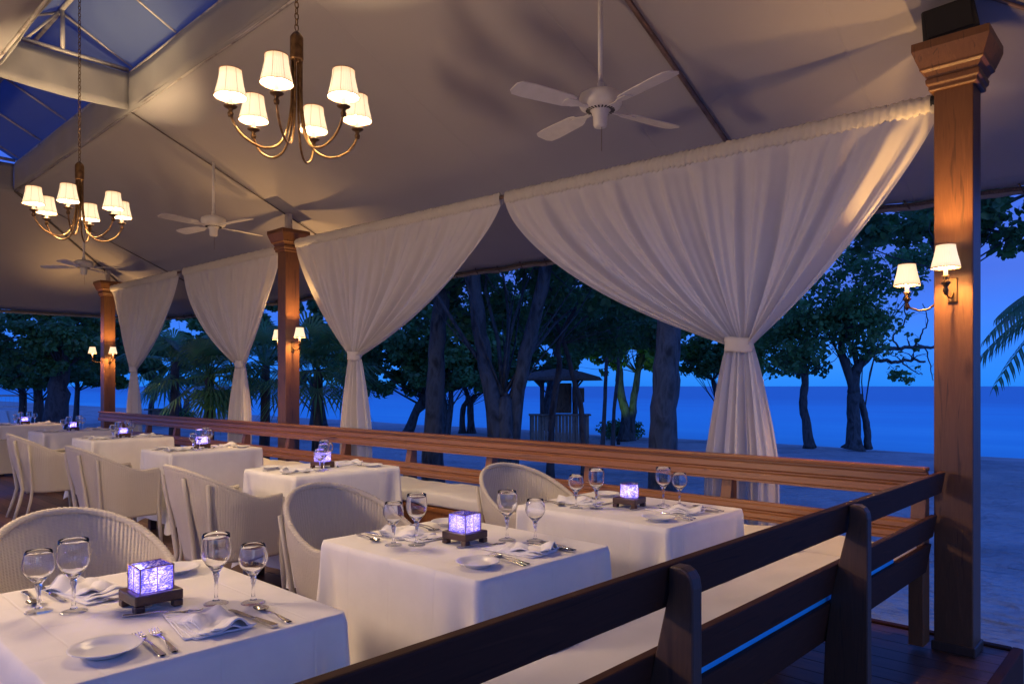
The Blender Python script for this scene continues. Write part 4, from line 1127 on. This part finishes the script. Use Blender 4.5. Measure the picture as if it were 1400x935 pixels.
tree('slender forked tree in front of the beach hut', gp(752, 14), [
    ([gp(752, 13.5), T(756, 560, 13.5), T(765, 500, 13.5), T(764, 470, 13.5), T(790, 415, 13.5)], .07, .035),
    ([gp(800, 14), T(795, 560, 14), T(785, 520, 14), T(772, 470, 14), T(755, 430, 14)], .06, .035)],
    [(T(790, 420, 15), 2.0, .8), (T(720, 450, 16), 1.2, .5), (T(850, 440, 16), 1.6, .6)], 60, 5000, .14, 24, bm=M_BARK2, group=GT)
tree('two thin dark stems standing right of the beach hut', gp(832, 19), [
    ([gp(823, 19), T(827, 560, 19), T(829, 500, 19), T(832, 450, 19)], .06, .04), ([gp(838, 19.5), T(840, 560, 19.5), T(846, 500, 19.5), T(843, 450, 19.5)], .055, .035)],
    [(T(835, 440, 20), 2.2, .8)], 30, 3600, .16, 25, bm=M_BARK2, nbranch=5, group=GT)
tree('tree with a yellow green floodlit trunk left of the thick single trunk', gp(856, 24), [
    ([gp(852, 24), T(856, 570, 24), T(849, 540, 24), T(846, 500, 24), T(842, 470, 24)], .17, .10), ([gp(861, 24.2), T(864, 570, 24), T(868, 540, 24), T(872, 510, 24), T(880, 480, 24)], .15, .09)],
    [(T(830, 455, 24), 2.0, .9), (T(880, 465, 24), 1.6, .9), (T(815, 495, 23.5), .8, .4), (T(872, 500, 23.5), .7, .35)], 60, 7000, .17, 26, lm=M_LEAF2, group=GT)
# right side trees
tree('small crooked tree with a lone thin trunk on the sand right of the largest curtain', gp(1107, 21.5), [
    ([gp(1107, 21.5), T(1103, 580, 21.5), T(1098, 550, 21.5), T(1101, 515, 21.5), T(1096, 480, 21.5)], .14, .09)],
    [(T(1085, 470, 21.5), 1.8, .85), (T(1105, 440, 21.5), 1.3, .8), (T(1060, 495, 21.5), .9, .45), (T(1130, 495, 21.5), .7, .35)], 55, 4200, .15, 27, lm=M_LEAF2, group=GT, clr=(.28, .6))
tree('spreading sea almond tree with bare lower branches near the corner post', gp(1168, 21), [
    ([gp(1168, 21), T(1168, 575, 21), T(1168, 535, 21), T(1172, 505, 21), T(1195, 480, 21)], .22, .11),
    ([gp(1187, 21.2), T(1186, 590, 21.1), T(1182, 565, 21.1), T(1175, 540, 21)], .10, .09),
    ([T(1168, 535, 21), T(1158, 500, 21), T(1150, 470, 21), T(1160, 420, 21)], .12, .07)],
    [(T(1130, 400, 20.5), 1.7, 1.1), (T(1185, 360, 20), 1.7, .9), (T(1160, 450, 20.5), 1.3, .7), (T(1215, 410, 20), 1.1, .7), (T(1235, 365, 20), 1.0, .6), (T(1235, 515, 20.5), .6, .18)], 70, 4600, .15, 28, lm=M_LEAF2, clr=(.28, .6),
    bare=[([T(1190, 485, 21), T(1215, 476, 21), T(1245, 476, 21), T(1278, 474, 21)], .07, .04), ([T(1195, 490, 21), T(1225, 495, 21), T(1245, 492, 21), T(1266, 494, 21)], .06, .03),
          ([T(1212, 478, 21), T(1206, 462, 21), T(1216, 445, 21), T(1212, 425, 21)], .035, .012), ([T(1248, 476, 21), T(1260, 460, 21), T(1268, 438, 21), T(1262, 415, 21)], .03, .01), ([T(1228, 476, 21), T(1222, 458, 21), T(1238, 440, 21), T(1236, 420, 21), T(1248, 400, 21)], .03, .01),
          ([T(1235, 494, 21), T(1245, 505, 21), T(1262, 512, 21)], .025, .01), ([T(1265, 474, 21), T(1272, 500, 21), T(1276, 520, 21)], .022, .01)], group=GT)
tree('broad leaved tree whose big leaves show on both sides of the corner post', gp(1308, 12), [
    ([gp(1308, 12), T(1307, 600, 12), T(1310, 480, 12), T(1306, 380, 12), T(1300, 310, 12)], .16, .10)],
    [(T(1225, 305, 11.5), .9, .38), (T(1190, 322, 12), .6, .3), (T(1370, 300, 11.5), .65, .45), (T(1400, 280, 11), .7, .5), (T(1300, 290, 12), .9, .4), (T(1385, 345, 11.5), .35, .18)], 60, 2300, .15, 29, group=GT, clr=(.2, .42))
# far left wood
tree('tall dark tree with a thick trunk at the far left behind the last table', gp(76, 22), [
    ([gp(74, 22), T(78, 550, 22), T(82, 510, 22), T(84, 470, 22)], .36, .2)],
    [(T(60, 455, 22), 2.6, 1.0), (T(105, 470, 21.5), 1.6, .9), (T(20, 470, 22), 1.8, .8), (T(110, 440, 22), 1.5, .7), (T(20, 500, 22), 1.2, .6)], 110, 9500, .16, 30, bm=M_BARK2, group=GT)
tree('dark tree with two slim trunks at the left edge of the photo', gp(45, 26), [
    ([gp(52, 26), T(53, 550, 26), T(52, 520, 26)], .20, .12), ([gp(28, 27), T(31, 540, 27), T(29, 510, 27)], .12, .09)],
    [(T(40, 505, 26), 2.4, .6), (T(-10, 500, 25), 2.5, .7), (T(100, 500, 26), 1.8, .6)], 70, 7500, .19, 31, bm=M_BARK2, group=GT)
tree('slim dark tree left of the farthest post', gp(105, 33), [([gp(103, 33), T(106, 535, 33), T(104, 505, 33)], .12, .08)],
    [(T(110, 500, 33), 2.8, .7), (T(150, 500, 33), 2.4, .8)], 50, 5000, .24, 32, bm=M_BARK2, group=GT)
# wood behind the curtains between the posts
tree('low dark tree with leaning trunk right of the second curtain', gp(560, 26), [
    ([gp(556, 26), T(570, 560, 26), T(578, 545, 26), T(580, 520, 26)], .18, .1), ([T(571, 562, 26), T(580, 556, 26), T(588, 545, 26)], .1, .06)],
    [(T(545, 500, 25), 2.4, 1.0), (T(520, 455, 25), 2.6, 1.2), (T(590, 520, 25.5), 1.5, .5)], 110, 8500, .18, 33, group=GT)
tree('round low tree on twin stems seen between grey trunks', gp(612, 25), [
    ([gp(606, 25), T(608, 560, 25), T(604, 535, 25)], .13, .09), ([gp(610, 25), T(616, 560, 25), T(617, 535, 25)], .12, .08)],
    [(T(625, 505, 25), 1.9, .8), (T(600, 465, 25), 2.2, .9), (T(650, 480, 25), 1.5, .7)], 80, 9000, .18, 34, lm=M_LEAF2, group=GT)
tree('small crooked tree behind the leaning trunks', gp(640, 28), [
    ([gp(632, 28), T(633, 560, 28), T(640, 545, 28), T(636, 530, 28)], .12, .08), ([gp(645, 28), T(643, 555, 28), T(650, 540, 28)], .14, .1)],
    [(T(660, 505, 28), 2.2, .6), (T(700, 495, 28), 2.2, .7), (T(740, 480, 28), 2.0, .8)], 60, 7000, .2, 35, group=GT)
tree('dark tree filling the gap behind the beach hut roof', gp(790, 30), [([gp(745, 30), T(750, 540, 30), T(760, 500, 30)], .18, .12)],
    [(T(770, 440, 30), 3.4, 1.2), (T(830, 420, 30), 3.0, 1.3), (T(720, 430, 30), 2.8, 1.4)], 90, 6500, .24, 36, group=GT)
tree('dark tree seen above the lowest part of the second curtain', gp(420, 30), [([gp(428, 30), T(430, 550, 30), T(426, 520, 30)], .16, .1), ([gp(445, 30), T(440, 550, 30)], .12, .1)],
    [(T(440, 500, 30), 2.6, 1.1), (T(400, 440, 30), 3.0, 1.4), (T(470, 440, 30), 2.5, 1.2)], 80, 9000, .22, 37, group=GT)
tree('wide dark tree behind the fan palms', gp(215, 34), [([gp(206, 34), T(208, 550, 34), T(214, 530, 34)], .14, .1), ([gp(244, 33), T(242, 545, 33), T(240, 520, 33)], .2, .14), ([gp(252, 33), T(256, 545, 33)], .16, .12)],
    [(T(210, 505, 34), 2.6, .9), (T(240, 450, 34), 4.0, 1.4), (T(290, 500, 34), 2.6, 1.1), (T(170, 470, 34), 2.6, 1.2), (T(330, 450, 34), 3.0, 1.5)], 110, 12000, .25, 38, lm=M_LEAF2, group=GT)
tree('small tree spreading behind the thick single trunk', gp(960, 25), [([gp(985, 25), T(985, 560, 25), T(975, 520, 25)], .12, .08)],
    [(T(960, 490, 25), 1.6, .5), (T(1000, 470, 25), 1.6, .8), (T(930, 460, 25), 1.5, .8), (T(1040, 480, 25), 1.2, .6)], 60, 6500, .18, 39, lm=M_LEAF2, group=GT)

# fan palms
def fan_palm(base, h, nf, rad, label, seed):
    rr = random.Random(seed); t = thing('fan_palm', base, label, 'palm', 'dark fan palms behind the left curtains')
    MB().tube([(0, 0, 0), (.04, .02, h*.5), (.0, .05, h)], [.12, .09, .08], 10).build('trunk', M_BARK2, t, True)
    m = MB()
    for k in range(nf):
        a = rr.uniform(0, 2*PI); el = rr.uniform(-.9, 1.2); ln = rad*rr.uniform(.8, 1.2)
        d = Vector((math.cos(a)*math.cos(el), math.sin(a)*math.cos(el), math.sin(el)))
        hub = Vector((0, 0.03, h)) + d*ln*.8
        m.tube([(0, .03, h), hub], .012, 5)
        side = d.cross(Vector((0, 0, 1))); side.normalize(); up = side.cross(d)
        nb = 22
        for b in range(nb):
            q = R(-125+250*b/(nb-1)); dd = (d*math.cos(q)+side*math.sin(q)); L2 = ln*rr.uniform(.75, .9)*(1-.25*abs(q)/2.2)
            w = up.cross(dd).normalized()*.022
            tip = hub+dd*L2+Vector((0, 0, -.28*L2)); md_ = hub+dd*L2*.55+Vector((0, 0, .02))
            m.add([hub, md_-w, tip, md_+w], [(0, 1, 2, 3)])
    m.build('frond', M_FROND, t)
    return t
fan_palm(gp(236, 15), 2.3, 26, .75, 'fan palm showing between the two left curtains, left one', 51)
fan_palm(gp(283, 13), 2.0, 26, .72, 'fan palm showing between the two left curtains, nearer and right one', 52)
fan_palm(gp(360, 14), 2.2, 24, .75, 'fan palm just left of the middle post behind the curtain', 53)
fan_palm(gp(432, 13), 2.1, 26, .75, 'fan palm just right of the middle post', 54)
# coconut palm at right
def coco(base, h, label, seed, lean_):
    rr = random.Random(seed); t = thing('coconut_palm', base, label, 'palm')
    pts = [Vector((lean_.x*(k/8)**1.5, lean_.y*(k/8)**1.5, h*k/8)) for k in range(9)]
    MB().tube(pts, [.16-.007*k for k in range(9)], 12).build('trunk', M_BARK, t, True)
    top = pts[-1]; m = MB()
    for k in range(16):
        a = 2*PI*k/16+rr.uniform(-.15, .15); el = rr.uniform(-.1, .9); ln = rr.uniform(1.8, 2.3)
        P_ = []
        for j in range(21):
            s_ = j/20; P_.append(top+Vector((math.cos(a)*ln*s_*math.cos(el*.6), math.sin(a)*ln*s_*math.cos(el*.6), ln*(math.sin(el)*s_*.8-.75*s_*s_))))
        m.tube(P_, [.018*(1-.8*j/20) for j in range(21)], 5)
        for j in range(2, 21):
            p = P_[j]; tg = (P_[j]-P_[j-1]).normalized(); sd = tg.cross(Vector((0, 0, 1))).normalized()
            for sg in (-1, 1):
                for h2 in (0, .5):
                    ll = .62*math.sin(PI*min(1, .18+.82*j/21))**.6*rr.uniform(.85, 1.1)
                    q0 = p - tg*.055*h2*2
                    dd = (sd*sg*.85+tg*.45+Vector((0, 0, -.55))).normalized()
                    w = tg*.026
                    m.add([q0-w, q0+dd*ll*.6-w, q0+dd*ll+Vector((0, 0, -.1)), q0+dd*ll*.6+w, q0+w], [(0, 1, 2, 3, 4)])
    m.build('frond', M_FROND, t)
coco(gp(1535, 13.0), 3.55, 'coconut palm whose drooping fronds enter at the right edge of the photo', 61, Vector((-.25, .0, 0)))
# bushes
def bush(base, r, h, label, lm, name='shrub', seed=1, n=900, size=.12):
    t = thing(name, base, label, 'shrub')
    rr = random.Random(seed)
    cents = [(rr.uniform(-r, r)*.7, rr.uniform(-r, r)*.7, rr.uniform(.15, h), rr.uniform(.25, .4)*r+.1) for _ in range(16)]
    leaves_mesh('foliage', lm, cents, n, size, t, seed=seed)
    m = MB()
    for c in cents: m.tube([(0, 0, 0), (c[0]*.5, c[1]*.5, c[2]*.6), c[:3]], .012, 5)
    m.build('stem', M_BARK2, t)
bush(gp(245, 33), .8, .6, 'low green bush on the sand below the fan palms', M_LEAF2, seed=5)
bush(gp(850, 25.2), .8, .45, 'low bush at the foot of the floodlit tree', M_LEAF2, seed=6)
t = thing('agave_plant', gp(114, 20), 'spiky green agave plant on the sand left of the farthest post', 'plant')
m = MB()
for k in range(46):
    a = k*2.4; el = .15+1.25*random.random(); d = Vector((math.cos(a)*math.cos(el), math.sin(a)*math.cos(el), math.sin(el))); L2 = random.uniform(.5, .75)
    s_ = d.cross(Vector((0, 0, 1))).normalized()*.035
    m.add([-s_*.5, d*L2*.5-s_+Vector((0, 0, .02)), d*L2+Vector((0, 0, -.08)), d*L2*.5+s_+Vector((0, 0, .02)), s_*.5], [(0, 1, 2, 3, 4)])
m.build('leaf', M_FROND, t)

# ------------------------------------------------------------------ beach hut, table, net
hb = gp(764, 23); hut = thing('beach_hut', hb, 'small thatched beach bar hut with boarded counter near the water', 'hut', rz=math.atan2(RT[1], RT[0]))
def conek(rs, n=28):
    return MB().lathe(rs, n, flute=.03, nfl=14)
conek([(0, 2.36), (.15, 2.35), (.7, 2.26), (1.25, 2.10), (1.36, 1.98), (1.2, 2.03), (.1, 2.2)]).build('roof', M_THATCH, hut, True)
for k in range(70):
    pass
for sx, sy in ((-.52, -.45), (.52, -.45), (.52, .45), (-.52, .45)):
    MB().tube([(sx, sy, 0), (sx, sy, 2.3)], .05, 8).build('post', M_BARK2, hut, True)
    MB().tube([(sx, sy, 1.75), (sx*1.6, sy*1.4, 2.15)], .03, 6).build('brace', M_BARK2, hut, True)
m = MB()
for k in range(17): m.box(-.88+k*.104, -.88+k*.104+.092, -.66-.004*(k % 2), -.62, .02, .9)
for k in range(12): m.box(.86, .89+.004*(k % 2), -.62+k*.104, -.62+k*.104+.092, .02, .9); m.box(-.89-.004*(k % 2), -.86, -.62+k*.104, -.62+k*.104+.092, .02, .9)
m.build('counter_front', M_HUT, hut)
MB().box(-.95, .95, -.72, -.30, .90, .95).build('counter_top', M_HUT, hut, bevel=.01)
MB().box(-.1, .42, .1, .4, .95, 1.9).build('back_panel', M_THATCH, hut)
MB().box(.44, .80, -.1, .2, 1.3, 1.75).build('hanging_sign', M_THATCH, hut, bevel=.01)
b = gp(229, 34); t = thing('picnic_table', b, 'dark picnic table standing on the sand behind the left curtain', 'table', rz=.7)
MB().box(-.9, .9, -.4, .4, .70, .76).build('tabletop', M_HUT, t)
MB().box(-.55, -.05, -.3, .3, 0, .70).build('leg', M_HUT, t); MB().box(.35, .7, -.3, .3, 0, .70).build('leg', M_HUT, t)
M_NET = mat('white_tape', (.75, .75, .75), .7); bump(M_NET, N(M_NET, 'ShaderNodeTexNoise', Scale=50).outputs['Fac'], .2, .002)
b = gp(10, 27); t = thing('volleyball_net', b, 'low white banded net on the sand at the left edge', 'net', rz=math.atan2(RT[1], RT[0]))
MB().box(-1.5, .68, -.006, .006, 1.42, 1.49).build('tape', M_NET, t)
MB().box(-1.5, .68, -.006, .006, 1.02, 1.07).build('tape', M_NET, t)
m = MB()
for k in range(14): m.tube([(-1.4+k*.15, 0, 1.07), (-1.4+k*.15, 0, 1.42)], .004, 4)
m.build('mesh', M_NET, t)
for x in (-1.5, .7): MB().tube([(x, 0, 0), (x, 0, 1.55)], .03, 8).build('pole', M_BARK2, t, True)
for k in range(3):
    p = gp(15+k*9, 30); t = thing('beach_chair', p, 'white beach chair on the sand behind the net, ' + ['leftmost', 'middle', 'rightmost'][k], 'beach chair', 'white beach chairs behind the net', rz=.4+k*.3)
    MB().box(-.25, .25, -.25, .25, .30, .34).build('seat', M_NET, t, bevel=.01)
    MB().prism([(-.25, .32), (-.22, .32), (-.36, .82), (-.39, .82)], lambda u, v, w: (w, u, v), -.25, .25).build('backrest', M_NET, t, bevel=.01)
    for sx in (-.22, .22):
        for sy in (-.2, .2): MB().box(sx-.02, sx+.02, sy-.02, sy+.02, 0, .3).build('leg', M_NET, t)
# garden floodlight for the lit tree
fb = gp(846, 22.6); t = thing('garden_spotlight', fb, 'small ground spotlight shining up at the floodlit tree', 'spotlight', rz=0)
MB().lathe([(0, 0), (.05, 0), (.06, .05), (.05, .12), (.03, .12), (.03, .08), (0, .08)], 16).build('housing', M_BLACK, t, True)
l = bpy.data.lights.new('floodlight', 'SPOT'); l.energy = 14; l.color = (.55, 1, .10); l.spot_size = R(75); l.spot_blend = .6; l.shadow_soft_size = .05
o = bpy.data.objects.new('floodlight', l); COL.objects.link(o); o.parent = t; o.location = (0, 0, .16)
dv = (at(855, 480, 24.2)-fb).normalized(); o.rotation_euler = dv.to_track_quat('-Z', 'Y').to_euler()

# ------------------------------------------------------------------ render settings
SC.render.engine = 'CYCLES'
SC.view_settings.view_transform = 'Standard'; SC.view_settings.look = 'None'; SC.view_settings.exposure = 2.2; SC.view_settings.gamma = 1
SC.view_settings.use_curve_mapping = False
cy = SC.cycles
cy.use_denoising = True
try: cy.denoiser = 'OPENIMAGEDENOISE'; cy.denoising_input_passes = 'RGB_ALBEDO_NORMAL'; cy.denoising_prefilter = 'ACCURATE'
except Exception: pass
cy.max_bounces = 10; cy.diffuse_bounces = 4; cy.glossy_bounces = 4; cy.transmission_bounces = 10; cy.transparent_max_bounces = 24
cy.caustics_refractive = False; cy.caustics_reflective = False; cy.sample_clamp_indirect = 4; cy.use_light_tree = True
cy.blur_glossy = .05
